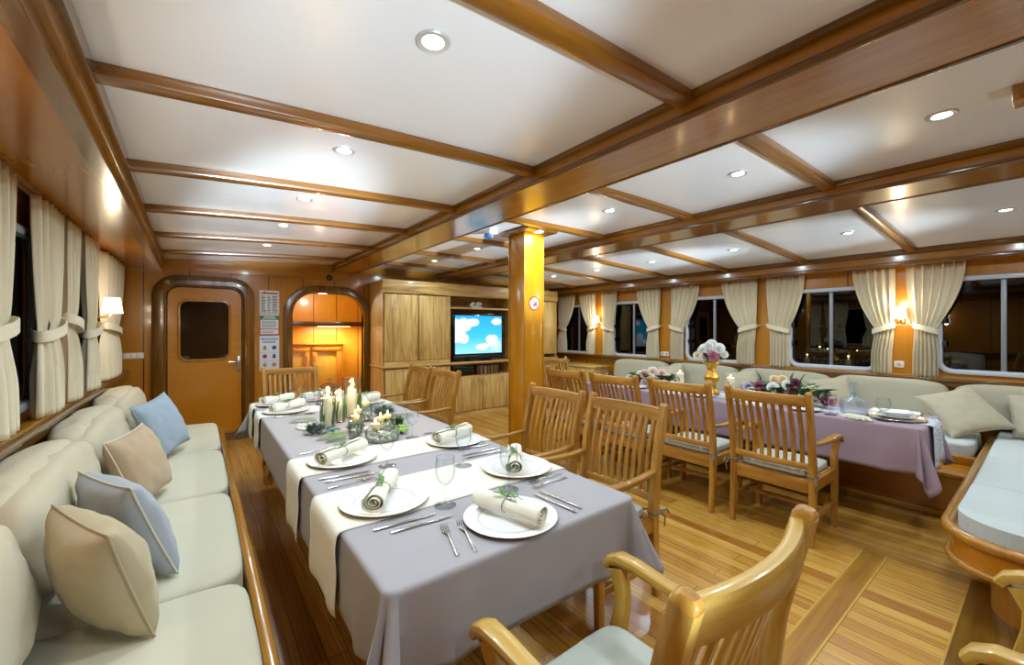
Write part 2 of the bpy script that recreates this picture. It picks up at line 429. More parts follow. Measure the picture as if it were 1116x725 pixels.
M().prism(rr(WD[0]-.01, WD[1]+.01, WD[2]-.01, WD[3]+.01, .07), (0, .006, 0), (0, YB+.022, 0)).obj('port_glass', plain('dark_glass', '08090a', .03, 0, .8, .5), lf)
hm = M().box((.41, YB+.004, .97), (.035, .014, .2), bevel=.006).tube([(.41, YB, 1.0), (.41, YB-.05, 1.0), (.38, YB-.055, 1.0), (.30, YB-.055, 1.0)], .009)
hm.obj('handle', plain('steel', 'c9c9c6', .25, 1), dfr)
# ---- arched opening and the pantry beyond
arch = struct('trim_arch', ring_frame(ARCH[0], ARCH[1], 0, ARCH[3], .3, .115, YB-.045, YB+.08, path=ah, closed=False), mahog('Z'))
OR = wood('pantry_panel', 'cc9038', 'd89e40', 'e4ac50', 'Z', .35, .4, contrast=.4)
m = M().b(.85, 2.35, 7.45, 7.5, 0, 2.2); struct('wall_pantry_back', m, wood('pantry_boards', 'c88430', 'd29036', 'dea044', 'Z', .35, .4, contrast=.4, seam=('X', .36, .33)))
struct('wall_pantry_right', M().b(2.3, 2.36, YB+.09, 7.5, 0, 2.2), OR)
struct('wall_pantry_left', M().b(.82, .88, YB+.09, 7.5, 0, 2.2), OR)
cl = M(); prof = [(.85, 2.2), (.85, 2.06)]+[(lerp(.95, 2.0, k/6), 2.06-.02*math.sin(PI*k/6)*0) for k in range(7)]+[(2.0+.3*math.sin(PI/2*k/5), 1.76+.3*math.cos(PI/2*k/5)) for k in range(1, 6)]+[(2.35, 1.76), (2.35, 2.2)]
struct('ceiling_pantry', cl.prism(prof, (0, 1.04, 0), (0, YB+.09, 0)), OR)
# ================================================================== PANTRY CUPBOARD, WALL UNIT, SIGNS, LAMPS
BRASS = plain('brass', 'c89a4a', .3, 1); STEEL = plain('steel', 'c9c9c6', .25, 1)
pc = thing('pantry_cupboard', 'orange panelled cupboard seen through the arched opening', 'cupboard', (1.4, 7.2, 0))
M().b(-.5, .52, 0, .24, 0, 1.16).obj('carcass', OR, pc)
M().b(-.51, .55, -.03, .24, 1.16, 1.19, .006).obj('cupboard_top', wood('pantry_top', 'b8641a', 'cc7c28', 'dc9440', 'X', .35, .4), pc)
for x0, x1, kx in ((-.47, .0, -.04), (.04, .48, .07)):
    d = M().b(x0, x1, -.02, 0, .1, 1.12, .004).obj('door', OR, pc)
    for a, b, c, e in ((x0, x1, 1.05, 1.12), (x0, x1, .1, .17), (x0, x0+.07, .17, 1.05), (x1-.07, x1, .17, 1.05)):
        M().b(a, b, -.034, -.018, c, e, .006).obj('door_rail', wood('pantry_top', 'b8641a', 'cc7c28', 'dc9440', 'Z', .35, .4), d)
    M().tube([(kx, -.02, .9), (kx, -.055, .91), (kx, -.055, .98), (kx, -.02, .99)], .008).obj('handle', BRASS, d)
sh = thing('pantry_shelf', 'orange wooden shelf board high across the arched opening', 'shelf', (1.58, 7.0, 1.5))
M().b(-.69, .71, -.2, .44, -.022, .022, .006).obj('board', OR, sh); M().b(-.69, .71, -.215, -.2, -.04, .035, .006).obj('lip', mahog('X'), sh)

wu = thing('media_cabinet', 'long pale oak wall unit with cupboards around the television niche', 'cabinet', (2.09, 5.8, 0))
O = oak; D = YB-5.8-.06; W = 3.41                       # local: x 0..W, y 0 (front)..D
car = M(); car.b(0, W, .02, D, 0, .05).b(0, .025, .02, D, .05, 2.13).b(W-.025, W, .02, D, .05, 2.13)
car.b(.025, W-.025, D-.02, D, .05, 2.13).b(1.06, 1.10, .02, D, .05, 2.0).b(2.30, 2.34, .02, D, .05, 2.0)
car.b(.025, W-.025, .02, D, .62, .65).b(.025, W-.025, .02, D, .835, .855).b(.025, W-.025, .02, D, 1.96, 2.13)
car.obj('carcass', O('X'), wu)
M().b(-.004, 0, 0.0, D, 0, 2.13).obj('side_panel', oak('Z'), wu)
M().b(-.02, W, -.03, D, .855, .885, .006).obj('ledge', O('X'), wu)
M().b(-.015, W, -.012, .03, 1.945, 2.14, .005).obj('fascia', O('X'), wu)
M().b(0, W, .012, .03, .0, .07).obj('kick_board', O('X'), wu)
def cupdoor(x0, x1, z0, z1, kx, kz):
    d = M().b(x0+.003, x1-.003, -.004, .018, z0, z1, .003).obj('door', O('Z'), wu)
    M().tube([(kx, -.004, kz-.035), (kx, -.03, kz-.03), (kx, -.03, kz+.03), (kx, -.004, kz+.035)], .006).obj('handle', BRASS, d)
cupdoor(.02, .54, .95, 1.93, .505, 1.09); cupdoor(.55, 1.07, .95, 1.93, .585, 1.09)
cupdoor(2.33, 2.86, .95, 1.93, 2.82, 1.09); cupdoor(2.87, 3.39, .95, 1.93, 2.91, 1.09)
cupdoor(.03, .54, .08, .83, .505, .72); cupdoor(.55, 1.07, .08, .83, .585, .72)
cupdoor(1.11, 1.69, .08, .62, 1.655, .54); cupdoor(1.70, 2.29, .08, .62, 1.735, .54)
cupdoor(2.35, 2.86, .08, .83, 2.82, .72); cupdoor(2.87, 3.39, .08, .83, 2.91, .72)
M().b(.02, 1.07, .0, .018, .885, .945).obj('rail', O('X'), wu)
M().b(1.10, 2.30, .03, D, 1.745, 1.775, .004).obj('shelf', O('X'), wu)

tv = thing('television', 'flat screen television showing white clouds on a blue sky', 'television', (3.745, 5.86, .887))
M().b(-.5, .5, -.02, .06, .03, .79, .012).obj('casing', plain('tv_black', '07080c', .15), tv)
M().b(-.5, .5, -.032, .0, .03, .1, .01).obj('speaker_bar', plain('tv_grey', '1a1c24', .25), tv)
M().b(-.22, .22, -.06, .1, 0, .03, .006).obj('stand', plain('tv_black', '07080c', .15), tv)
def screen():
    t = NT('tv_picture'); tc = t.n('ShaderNodeTexCoord'); sx = t.n('ShaderNodeSeparateXYZ'); t.l(tc.outputs['Object'], sx.inputs[0])
    x, z = sx.outputs[0], sx.outputs[2]
    def blob(cx, cz, rx, rz):
        a = t.math('DIVIDE', t.math('SUBTRACT', x, cx), rx); b = t.math('DIVIDE', t.math('SUBTRACT', z, cz), rz)
        return t.math('SUBTRACT', 1, t.math('SQRT', t.math('ADD', t.math('MULTIPLY', a, a), t.math('MULTIPLY', b, b))))
    f = blob(-.35, .6, .26, .14)
    for q in ((-.13, .64, .16, .09), (-.42, .45, .2, .19), (-.3, .37, .12, .1), (.36, .66, .17, .075), (.05, .22, .15, .06), (.25, .35, .14, .12), (.1, .25, .2, .05)): f = t.math('MAXIMUM', f, blob(*q))
    n1 = t.noise(tc.outputs['Object'], 7, 5, .65)
    cl = t.ramp(t.math('ADD', f, t.math('MULTIPLY', t.math('SUBTRACT', n1, .5), 1.1)), [(.16, (0, 0, 0, 1)), (.42, (1, 1, 1, 1))])
    tree = t.math('ADD', blob(.33, .26, .26, .26), t.math('MULTIPLY', t.math('SUBTRACT', t.noise(tc.outputs['Object'], 38, 3, .7), .5), 2.2))
    sky = t.ramp(t.math('DIVIDE', z, .79), [(.1, lin('9fe6f6')), (.5, lin('48c4ee')), (1, lin('2ea6e4'))])
    col = t.mix(cl, sky, lin('ffffff')); col = t.mix(t.ramp(tree, [(.55, (0, 0, 0, 1)), (.75, (1, 1, 1, 1))]), col, lin('d8eef6'))
    e = t.n('ShaderNodeEmission'); t.l(col, e.inputs[0]); e.inputs[1].default_value = 1.35; t.l(e.outputs[0], t.out.inputs[0]); return t.m
M().b(-.46, .46, -.0225, -.02, .125, .755).obj('screen', screen(), tv)
orn = thing('shelf_ornament', 'small white sprig ornament on the shelf above the television', 'ornament', (3.72, 5.9, 1.776))
M().box((0, 0, .008), (.2, .06, .016), bevel=.004).obj('base', plain('white_gloss', 'eef0ea', .3), orn)
m = M()
for k in range(22): m.ball((rnd.uniform(-.11, .13), rnd.uniform(-.02, .02), .03+rnd.uniform(0, .06)), .018, 1, (1, .7, .8))
m.obj('blossom', plain('white_gloss', 'eef0ea', .3), orn)
av = thing('amplifier', 'black amplifier box in the niche under the television', 'amplifier', (3.46, 5.98, .6515))
M().b(-.21, .2, -.13, .13, .012, .17, .005).obj('casing', plain('av_black', '0c0b0b', .3), av)
for k in (-.16, .15): M().box((k, 0, .006), (.03, .2, .012)).obj('foot', BLK, av)
M().b(-.19, .18, -.134, -.129, .05, .13).obj('front_panel', plain('av_dark', '1c1a1a', .2), av)
bx = 3.70
BC = ['4a2a18', '6a3a20', '8a6a4a', '3a2a20', 'a08060', '5c2c1c', '7a5a3a', '2e2622', '9a7048', '4c3424', '6e4c30', '8c5c3a', '3c241a']
for k, c in enumerate(BC):
    w = rnd.uniform(.026, .046); h = rnd.uniform(.13, .165)
    if bx+w > 4.37: break
    b = thing('book', f'{["dark brown","reddish brown","tan","near-black brown","pale tan","maroon brown","mid brown","charcoal","light brown","coffee brown","chestnut","rust brown","deep umber"][k]} book spine in the shelf row under the television, {["first","second","third","fourth","fifth","sixth","seventh","eighth","ninth","tenth","eleventh","twelfth","thirteenth"][k]} from the amplifier', 'book', (bx+w/2, 5.93, .6515), 0, 'books in the niche under the television')
    M().b(-w/2, w/2, -.09, .06, 0, h, .003).obj('cover', plain('book_'+c, c, .6), b)
    M().b(-w/2+.003, w/2-.003, -.084, .062, .004, h-.003).obj('pages', plain('paper', 'e8e0cc', .8), b)
    bx += w+.002
lc = thing('low_cabinet', 'low pale oak cabinet in the corner beyond the long sofa', 'cabinet', (5.8, 5.34, 0))
M().b(-.22, .18, -.4, .42, .06, .72, .004).obj('carcass', oak('Z'), lc); M().b(-.2, .18, -.38, .4, 0, .06).obj('kick_board', oak('X'), lc)
M().b(-.24, .19, -.42, .44, .72, .75, .006).obj('cabinet_top', oak('Y'), lc)
for y0, y1 in ((-.39, .0), (.01, .41)):
    d = M().b(-.238, -.22, y0, y1, .08, .7, .004).obj('door', oak('Z'), lc); M().ball((-.25, .03 if y0 > 0 else -.03, .5), .014, 2).obj('knob', BRASS, d)

# ---- paper notices between door and arch
PAP = plain('notice_paper', 'dfe2e6', .6, var=.03); PAPB = plain('notice_paper_blue', 'd4dcea', .6, var=.03)
INK = plain('notice_ink', '50525c', .7); RED = plain('notice_red', 'a82a2a', .6); GRN = plain('notice_green', '3a7a4a', .6); BLU = plain('notice_blue', '3c5078', .6); TAN = plain('notice_tan', 'b08850', .6)
def notice(label, z0, z1, paper):
    t = thing('notice_sign', label, 'sign', (.755, YB-.002, z0), 0, 'notices on the bulkhead between door and arch')
    M().b(-.115, .115, -.006, -.001, 0, z1-z0, .001).obj('sheet', paper, t); return t
def bar(p, name, x0, x1, z0, z1, mat, y=-.0075): return M().b(x0, x1, y, -.0058, z0, z1).obj(name, mat, p)
n1 = notice('white notice with red heading and columns of small print, topmost of three', 1.63, 1.94, PAP)
bar(n1, 'heading', -.1, .1, .262, .28, RED); bar(n1, 'emblem', -.07, -.045, .284, .298, RED)
m = M()
for r in range(12):
    z = .235-.019*r
    for x0, x1 in ((-.1, -.035), (-.025, .02), (.03, .1)): m.b(x0, x1-rnd.uniform(0, .02), -.0075, -.0058, z-.009, z)
m.obj('small_print', INK, n1)
n2 = notice('notice with green heading and red border, middle of three', 1.34, 1.62, PAP)
bar(n2, 'heading', -.115, .115, .205, .262, GRN); bar(n2, 'border', -.115, -.105, 0, .205, RED); bar(n2, 'border', .105, .115, 0, .205, RED); bar(n2, 'border', -.115, .115, 0, .012, RED); bar(n2, 'border', -.105, .105, .075, .085, RED)
m = M(); m.b(-.06, .06, -.008, -.0074, .24, .25).b(-.08, .08, -.008, -.0074, .22, .23); m.obj('heading_text', PAP, n2)
m = M()
for r in range(6): m.b(-.09, .09-rnd.uniform(0, .06), -.0075, -.0058, .19-.017*r-.006, .19-.017*r)
for r in range(2): m.b(-.09, .05, -.0075, -.0058, .055-.02*r-.006, .055-.02*r)
m.obj('small_print', INK, n2)
n3 = notice('pale blue notice with six small pictograms, lowest of three', .86, 1.33, PAPB)
m = M()
for zz, w in ((.425, .2), (.385, .16)):
    x = -w/2
    while x < w/2-.012: m.b(x, x+.01, -.0075, -.0058, zz-.01, zz+.012); x += .0155
m.obj('heading_text', BLU, n3)
for r in range(3):
    for c in range(2):
        x = -.055+.11*c; z = .31-.115*r; mt = (TAN, INK, RED, BLU, TAN, TAN)[r*2+c]
        mm = M()
        if (r+c) % 2: mm.prism([(x+.028*math.cos(a*PI/5), z+.028*math.sin(a*PI/5)) for a in range(10)], (0, .0017, 0), (0, -.0075, 0))
        else: mm.b(x-.02, x+.02, -.0075, -.0058, z-.028, z+.006).prism([(x+.016*math.cos(a*PI/4), z+.016+.016*math.sin(a*PI/4)) for a in range(8)], (0, .0017, 0), (0, -.0075, 0))
        mm.obj('pictogram', mt, n3)
for z in (.245, .13): bar(n3, 'rule', -.11, .11, z, z+.002, BLU)
# ---- prohibition sign on the pillar: red ring, slash, black high-heeled shoe
ns = thing('prohibition_sign', 'round red ringed prohibition sign with a black shoe on the wooden pillar', 'sign', (2.515, 2.968, 1.665))
cir = lambda r, n=32: [(r*math.cos(2*PI*k/n), r*math.sin(2*PI*k/n)) for k in range(n)]
M().prism(cir(.062), (0, .003, 0), (0, -.004, 0)).obj('disc', plain('sign_white', 'ece6d6', .5, var=.02), ns)
m = M(); m.holed(cir(.066), [cir(.053)], (0, .003, 0), (0, -.0055, 0), (1, 0, 0), (0, 0, 1)); m.obj('ring', plain('sign_red', 'c0301c', .5), ns)
M().box((0, -.0055, 0), (.11, .002, .011), mat=Matrix.Rotation(PI/4, 4, 'Y')).obj('slash', plain('sign_red', 'c0301c', .5), ns)
shoe = [(-.03, -.026), (.008, -.026), (.016, -.018), (.024, -.03), (.03, -.03), (.03, .005), (.026, .03), (.012, .026), (.008, .004), (-.008, -.012), (-.03, -.018)]
M().prism(shoe, (0, .002, 0), (0, -.005, 0)).obj('shoe_symbol', plain('sign_black', '20221c', .6), ns)
# ---- switch plate, sockets, round wall fitting, ceiling fitting
WP = plain('white_plastic', 'e2dccf', .35, var=.04)
sp = thing('switch_plate', 'white three-gang switch plate on the bulkhead left of the door', 'switch', (-.6, YB-.001, 1.115))
M().b(-.09, .09, -.012, 0, -.035, .035, .004).obj('plate', WP, sp)
for x in (-.055, 0, .055): M().b(x-.022, x+.022, -.016, -.011, -.022, .022, .003).obj('rocker', plain('white_rocker', 'f0ece2', .3, var=.02), sp)
def socket(y, z, label, n=2):
    t = thing('socket_plate', label, 'socket', (XR-.001, y, z))
    M().b(-.012, 0, -.04*n, .04*n, -.035, .035, .004).obj('plate', WP, t)
    for k in range(n):
        yy = (k-(n-1)/2)*.075
        M().tube([(-.012, yy, 0), (-.0125, yy, 0)], .022, 14, up=(0, 0, 1)).obj('outlet', plain('socket_grey', 'b8b2a6', .5), t)
socket(3.85, 1.015, 'white double socket on the panelling between the second and third windows')
socket(1.02, 1.04, 'white single socket below the brightest wall lamp on the window wall', 1)
socket(6.1, .86, 'upper white double socket in the corner above the low oak cabinet')
socket(6.1, .775, 'lower white double socket in the corner just above the low oak cabinet')
al = thing('mounted_fitting', 'small round black fitting above the arched opening', 'alarm', (1.5, YB-.051, 2.16))  # round black fitting, function not known
M().lathe([(0, 0), (.04, 0), (.042, .012), (.03, .03), (.012, .036), (0, .036)], 20).xf(Matrix.Rotation(PI/2, 4, 'X')).obj('housing', BLK, al)
M().ball((0, -.034, 0), .012, 2).obj('lens', STEEL, al)
cc = thing('ceiling_camera', 'small white and blue fitting on the ceiling beside the pillar', 'camera', (2.22, 3.25, zc(2.22)))
M().box((0, 0, -.02), (.1, .1, .04), bevel=.012).obj('mount', WP, cc); M().tube([(0, 0, -.035), (0, 0, -.06), (-.04, -.03, -.075)], .016).obj('arm', WP, cc); M().box((-.07, -.05, -.075), (.09, .05, .04), rz=.6, bevel=.01).obj('camera_body', plain('fitting_blue', '3c5c9a', .3), cc)

# ---- recessed downlights
LENS = emit('lamp_lens', 'f4f8ff', 14)
CH = plain('chrome', 'd8d8d8', .3, .5)
E_DOWN = 10.5
def downlight(x, y, z=None, label='', e=1):
    z = z if z is not None else zc(x)
    t = thing('downlight', label, 'light', (x, y, z), 0, 'recessed downlights in the ceiling')
    M().lathe([(.034, .002), (.034, -.006), (.05, -.008), (.053, -.004), (.053, .002)], 28).obj('trim_ring', CH, t)
    M().lathe([(0, -.0045), (.02, -.0055), (.0335, -.0035), (.0335, .0), (0, .0)], 24).obj('lens', LENS, t)
    ld = bpy.data.lights.new('downlight_lamp', 'AREA'); ld.shape = 'DISK'; ld.size = .07; ld.energy = E_DOWN*e; ld.color = (.76, .92, 1); ld.spread = math.radians(172)
    lo = bpy.data.objects.new('downlight_lamp', ld); COL.objects.link(lo); lo.location = (0, 0, -.011); lo.parent = t
    return t
def row(x, ys, nm):
    od = ['nearest', 'second nearest', 'third', 'fourth', 'fifth', 'farthest']
    for k, y in enumerate(ys): downlight(x, y, None, f'{od[k] if k < len(ys)-1 else "farthest"} chrome-rimmed downlight in {nm}')
row(.57, (1.15, 2.12, 3.08, 3.97, 5.02), 'the ceiling bay above the sofa and grey table')
row(2.6, (.30, 1.16, 2.14, 4.1, 5.2), 'the ceiling bay between the two long beams')
row(4.8, (.22, 1.16, 2.19, 3.24, 4.2, 5.15), 'the ceiling bay above the mauve table')
downlight(2.50, 2.885, 2.325, 'small downlight under the cap plate of the wooden pillar', .8)
for x, y in ((.57, .15), (.57, -.9), (.57, -2.0), (2.6, -1.5), (2.6, -2.4), (4.8, -.9), (4.8, -2.0)):
    downlight(x, y, None, 'chrome-rimmed downlight behind the camera')

# ---- wall lamps with white shades
SHADE = emit('lamp_shade_glow', 'ffeec8', 3.2)
def sconce(x, y, z, s, label, e=3.4):
    t = thing('wall_lamp', label, 'lamp', (x, y, z))
    M().box((s*.012, 0, -.07), (.024, .06, .1), bevel=.008).obj('back_plate', BRASS, t)
    M().tube([(s*.02, 0, -.08), (s*.07, 0, -.1), (s*.12, 0, -.09), (s*.145, 0, -.05)], .008).obj('arm', BRASS, t)
    M().loops([[(s*.145+r*math.cos(2*PI*k/28), r*math.sin(2*PI*k/28), z) for k in range(28)] for r, z in ((.068, -.065), (.05, .065), (.046, .065), (.064, -.065))], True, False, True).obj('lamp_shade', SHADE, t)
    ld = bpy.data.lights.new('wall_lamp_bulb', 'POINT'); ld.energy = e; ld.color = (1, .84, .58); ld.shadow_soft_size = .03
    for dz in (.09, -.085):
        lo = bpy.data.objects.new('wall_lamp_bulb', ld); COL.objects.link(lo); lo.location = (s*.145, 0, dz); lo.parent = t
    return t
sconce(XL, 4.74, 1.62, 1, 'white shaded wall lamp between curtains on the sofa side wall')
sconce(XR, 5.19, 1.6, -1, 'white shaded wall lamp far along the window wall near the low oak cabinet')
sconce(XR, 1.0, 1.6, -1, 'white shaded wall lamp nearest along the window wall, between two tied curtains')
for x, y, s, lb in ((XL, 1.4, 1, 'added white shaded fill lamp, unseen beside the near sofa end'), (XR, -1.3, -1, 'added white shaded fill lamp, unseen on the window wall behind the camera')): sconce(x, y, 1.62, s, lb)  # unseen lamps added as fill light from outside the view
# added fill lamps, unseen behind the camera, with spots brightening the ceiling
def fill_lamp(x, y, e, label):
    t = thing('fill_lamp', label, 'lamp', (x, y, 0), 0, 'added fill lamps behind the camera')
    M().lathe([(0, 0), (.14, 0), (.14, .015), (.02, .03), (0, .03)], 28).obj('base', STEEL, t); M().tube([(0, 0, .03), (0, 0, .42)], .014, 10, up=(1, 0, 0)).obj('pole', STEEL, t)
    M().loops([[(r*math.cos(2*PI*k/32), r*math.sin(2*PI*k/32), z) for k in range(32)] for r, z in ((.03, .42), (.10, .44), (.14, .49), (.135, .495), (.09, .45), (.03, .432))], True, False).obj('lamp_bowl', plain('white_gloss', 'eef0ea', .3), t)
    for kd, el, half, az, p in e:
        ld = bpy.data.lights.new('fill_lamp_'+kd, 'SPOT'); ld.energy = p; ld.color = (.68, .87, 1); ld.shadow_soft_size = .09
        ld.spot_size = math.radians(half*2); ld.spot_blend = .7
        lo = bpy.data.objects.new('fill_lamp_'+kd, ld); COL.objects.link(lo); lo.location = (0, 0, .62); lo.parent = t
        lo.rotation_euler = (math.radians(90+el), 0, math.radians(az))
UE = lambda k: [('far', 17.5, 7.5, 0, 2700*k), ('mid', 27, 13, 0, 560*k), ('near', 52, 30, 0, 36*k)]
for x, y, e, lb in ((.55, -1.7, UE(1), 'added fill lamp lighting the ceiling bay above the sofa, behind the camera'), (2.55, -1.7, UE(1), 'added fill lamp lighting the middle ceiling bay, behind the camera'), (4.75, -1.7, UE(1), 'added fill lamp lighting the ceiling bay above the mauve table, behind the camera')): fill_lamp(x, y, e, lb)
# pantry light
t = thing('pantry_downlight', 'warm strip lamp under the pantry shelf beyond the arch', 'light', (1.75, 7.1, 1.478))
M().box((0, 0, -.012), (.5, .04, .02), bevel=.004).obj('lamp_body', emit('pantry_lens', 'ffdf9a', 8), t)
ld = bpy.data.lights.new('pantry_lamp', 'AREA'); ld.shape = 'RECTANGLE'; ld.size = .5; ld.size_y = .05; ld.energy = 20; ld.color = (1, .92, .74)
lo = bpy.data.objects.new('pantry_lamp', ld); COL.objects.link(lo); lo.location = (0, 0, -.024); lo.parent = t
ld = bpy.data.lights.new('pantry_top_lamp', 'POINT'); ld.energy = 12; ld.color = (1, .92, .74); ld.shadow_soft_size = .05
lo = bpy.data.objects.new('pantry_top_lamp', ld); COL.objects.link(lo); lo.location = (1.5, 6.75, 1.9)

# ---- world and camera
w = bpy.data.worlds.new('night'); SC.world = w; w.use_nodes = True
w.node_tree.nodes['Background'].inputs[0].default_value = (.004, .006, .010, 1); w.node_tree.nodes['Background'].inputs[1].default_value = 1
cd = bpy.data.cameras.new('camera'); cam = bpy.data.objects.new('camera', cd); COL.objects.link(cam)
cam.location = (0, 0, 1.43); cam.rotation_euler = (PI/2, 0, -math.atan(341/449))
cd.sensor_width = 36; cd.lens = 36*449/1116; cd.shift_y = -4.5/1116; cd.clip_start = .02
SC.camera = cam
SC.view_settings.view_transform = 'Standard'; SC.view_settings.look = 'None'; SC.view_settings.gamma = 1; SC.view_settings.use_curve_mapping = False
SC.view_settings.exposure = 0.0
SC.cycles.use_denoising = True; SC.cycles.max_bounces = 10; SC.cycles.transparent_max_bounces = 24; SC.cycles.caustics_reflective = False; SC.cycles.caustics_refractive = False; SC.cycles.sample_clamp_indirect = 6
# ================================================================== CURTAINS
CURT = fabric('curtain_linen', 'dfd4ba', 'cdbf9f', .9, 900, .2, .3)
def curtain(x, s, top, tie, bot, ztop, zbot, ztie, label, folds=6, seed=0, group=None):
    """gathered linen drape hanging near plane x, s = direction into the room; spans are y ranges"""
    R = random.Random(seed); ph = R.uniform(0, 6)
    t = thing('curtain', label, 'curtain', (x, 0, 0), 0, group)
    nz, ny = 34, folds*10; rows = []
    jit = [R.uniform(-.12, .12) for _ in range(folds+1)]
    for i in range(nz+1):
        z = lerp(ztop, zbot, i/nz)
        if z > ztie:
            f = (ztop-z)/(ztop-ztie); k = f**1.9
            a, b = lerp(top[0], tie[0], k), lerp(top[1], tie[1], k); amp = lerp(.022, .018, f)
        else:
            f = (ztie-z)/(ztie-zbot); k = ease(min(1, f*1.6))
            a, b = lerp(tie[0], bot[0], k), lerp(tie[1], bot[1], k); amp = lerp(.018, .03, k)
        tight = math.exp(-((z-ztie)/.06)**2)
        row = []
        for j in range(ny+1):
            u = j/ny; q = u*folds
            w = math.sin(2*PI*q+ph+jit[int(min(q, folds-1))]*2+.5*noise.noise((q*.7, z*1.3, seed)))
            w += .28*math.sin(4*PI*q+ph*2+z*2)
            bulge = .03*math.sin(PI*u)*(.4+.6*f if z < ztie else .25+.3*f)
            off = amp*w*(1-.45*tight)+bulge*(1-.3*tight)
            yy = lerp(a, b, u)+.006*math.cos(2*PI*q+ph)
            row.append((s*(.045+off), yy, z+.006*w*(1 if i == nz else 0)))
        rows.append(row)
    M().grid(rows).obj('drape', CURT, t, angle=80, solid=.003)
    a, b = tie; yc, hw = (a+b)/2, abs(b-a)/2+.012
    slope = .035 if (top[0]+top[1])/2 > yc else -.035
    m = M(); rings = []
    for i in range(25):
        th = 2*PI*i/24; cy, cx = math.cos(th), math.sin(th)
        rings.append([Vector((s*(.055+(.052+d)*cx), yc+(hw+d)*cy, ztie+dz-slope*cy*1.0)) for d, dz in ((0, -.03), (.006, -.028), (.006, .028), (0, .03))])
    m.loops(rings, True, False); m.obj('tieback', CURT, t, angle=50)
    M().tube([(s*.05, yc+(hw if slope < 0 else -hw), ztie+.03), (s*.0, yc+(hw+.05 if slope < 0 else -hw-.05), ztie+.05)], .006, 6).obj('tie_loop', CURT, t)
    return t
G1 = 'tied linen curtains on the sofa side wall'; G2 = 'tied linen curtains along the window wall'
LC = XL+.012; RC = XR-.005
curtain(LC, 1, (2.2, 2.82), (2.3, 2.74), (2.25, 2.82), 2.1, .98, 1.42, 'cream tied curtain nearest above the sofa, cut off by the photo edge', 6, 1, G1)
curtain(LC, 1, (3.08, 3.6), (3.16, 3.52), (3.12, 3.56), 2.1, .97, 1.42, 'cream curtain past the large window above the sofa, nearer of its touching pair', 6, 2, G1)
curtain(LC, 1, (3.64, 4.02), (3.68, 3.92), (3.65, 4.02), 2.1, .97, 1.46, 'cream curtain past the large window above the sofa, farther of its touching pair', 5, 3, G1)
curtain(LC, 1, (4.13, 4.66), (4.28, 4.62), (4.2, 4.68), 2.1, .97, 1.42, 'cream tied curtain on the near side of the sofa side wall lamp', 6, 4, G1)
curtain(LC, 1, (4.94, 6.05), (5.0, 5.75), (4.98, 5.85), 2.1, .97, 1.42, 'cream tied curtain beyond the sofa side wall lamp, next to the bulkhead', 6, 5, G1)
RS = [((6.33, 5.82), (6.27, 6.08), (6.34, 6.06), 'cream tied curtain farthest along the window wall, beside the pale oak cabinet'),
      ((5.69, 5.27), (5.46, 5.29), (5.5, 5.29), 'cream curtain on the far side of the wall lamp by the low oak cabinet'),
      ((5.14, 4.78), (5.11, 4.85), (5.11, 4.83), 'cream curtain on the near side of the wall lamp by the low oak cabinet'),
      ((4.36, 3.90), (4.13, 3.93), (4.17, 3.92), 'cream tied curtain by the window that mirrors the television'),
      ((3.72, 3.25), (3.72, 3.50), (3.72, 3.52), 'cream curtain just right of the white double socket between two windows'),
      ((2.90, 2.43), (2.66, 2.45), (2.69, 2.47), 'cream tied curtain at the near end of the window behind the gold vase'),
      ((2.33, 1.89), (2.29, 2.06), (2.28, 2.05), 'cream tied curtain at the far end of the window that mirrors candles'),
      ((1.42, 1.05), (1.22, 1.06), (1.25, 1.08), 'cream curtain just left of the nearest wall lamp on the window wall'),
      ((.955, .52), (.89, .73), (.90, .71), 'widest cream tied curtain on the near side of the nearest window wall lamp')]
for k, (tp, ti, bo, lb) in enumerate(RS):
    curtain(RC, -1, tp[::-1], ti[::-1], bo[::-1], 2.10, .925, 1.43, lb, 6, 20+k, G2)

# ================================================================== SOFAS
SEATF = fabric('seat_canvas', 'ccc7b2', 'bcb69e', .85, 1000, .1, .25)
BACKF = fabric('back_canvas', 'c8bea6', 'b4a98e', .85, 1000, .1, .25)
TAUPE = fabric('taupe_canvas', 'b2ab96', 'a09880', .88, 1000, .1, .25)
def pad(sx, sy, sz, n=7., puff=.0, seed=0, wr=.004, cuts=13):
    """soft upholstered block, full sizes; puff swells the middle of the faces"""
    m = M(); bm = m.bm
    bmesh.ops.create_cube(bm, size=2)
    bmesh.ops.subdivide_edges(bm, edges=bm.edges, cuts=cuts, use_grid_fill=True)
    for v in bm.verts:
        p = v.co; q = Vector([math.copysign(abs(c)**.8, c) for c in p])
        k = (abs(q.x)**n+abs(q.y)**n+abs(q.z)**n)**(-1/n); q = q*k
        pf = 1+puff*(1-q.x**2)*(1-q.y**2) if abs(q.z) > .3 else 1
        co = Vector((q.x*sx/2, q.y*sy/2, q.z*sz/2*pf))
        w = noise.noise((co.x*7+seed*3.1, co.y*7, co.z*7))*wr+noise.noise((co.x*18, co.y*18+seed, co.z*18))*wr*.5
        v.co = co+q.normalized()*w
    return m
def piping(sx, sy, z, r=.004, n=7.):
    pts = []
    for k in range(48):
        a = 2*PI*k/48; c, s_ = math.cos(a), math.sin(a); q = (abs(c)**n+abs(s_)**n)**(-1/n)
        pts.append((c*q*sx/2*.985, s_*q*sy/2*.985, z))
    return M().tube(pts, r, 6, True)
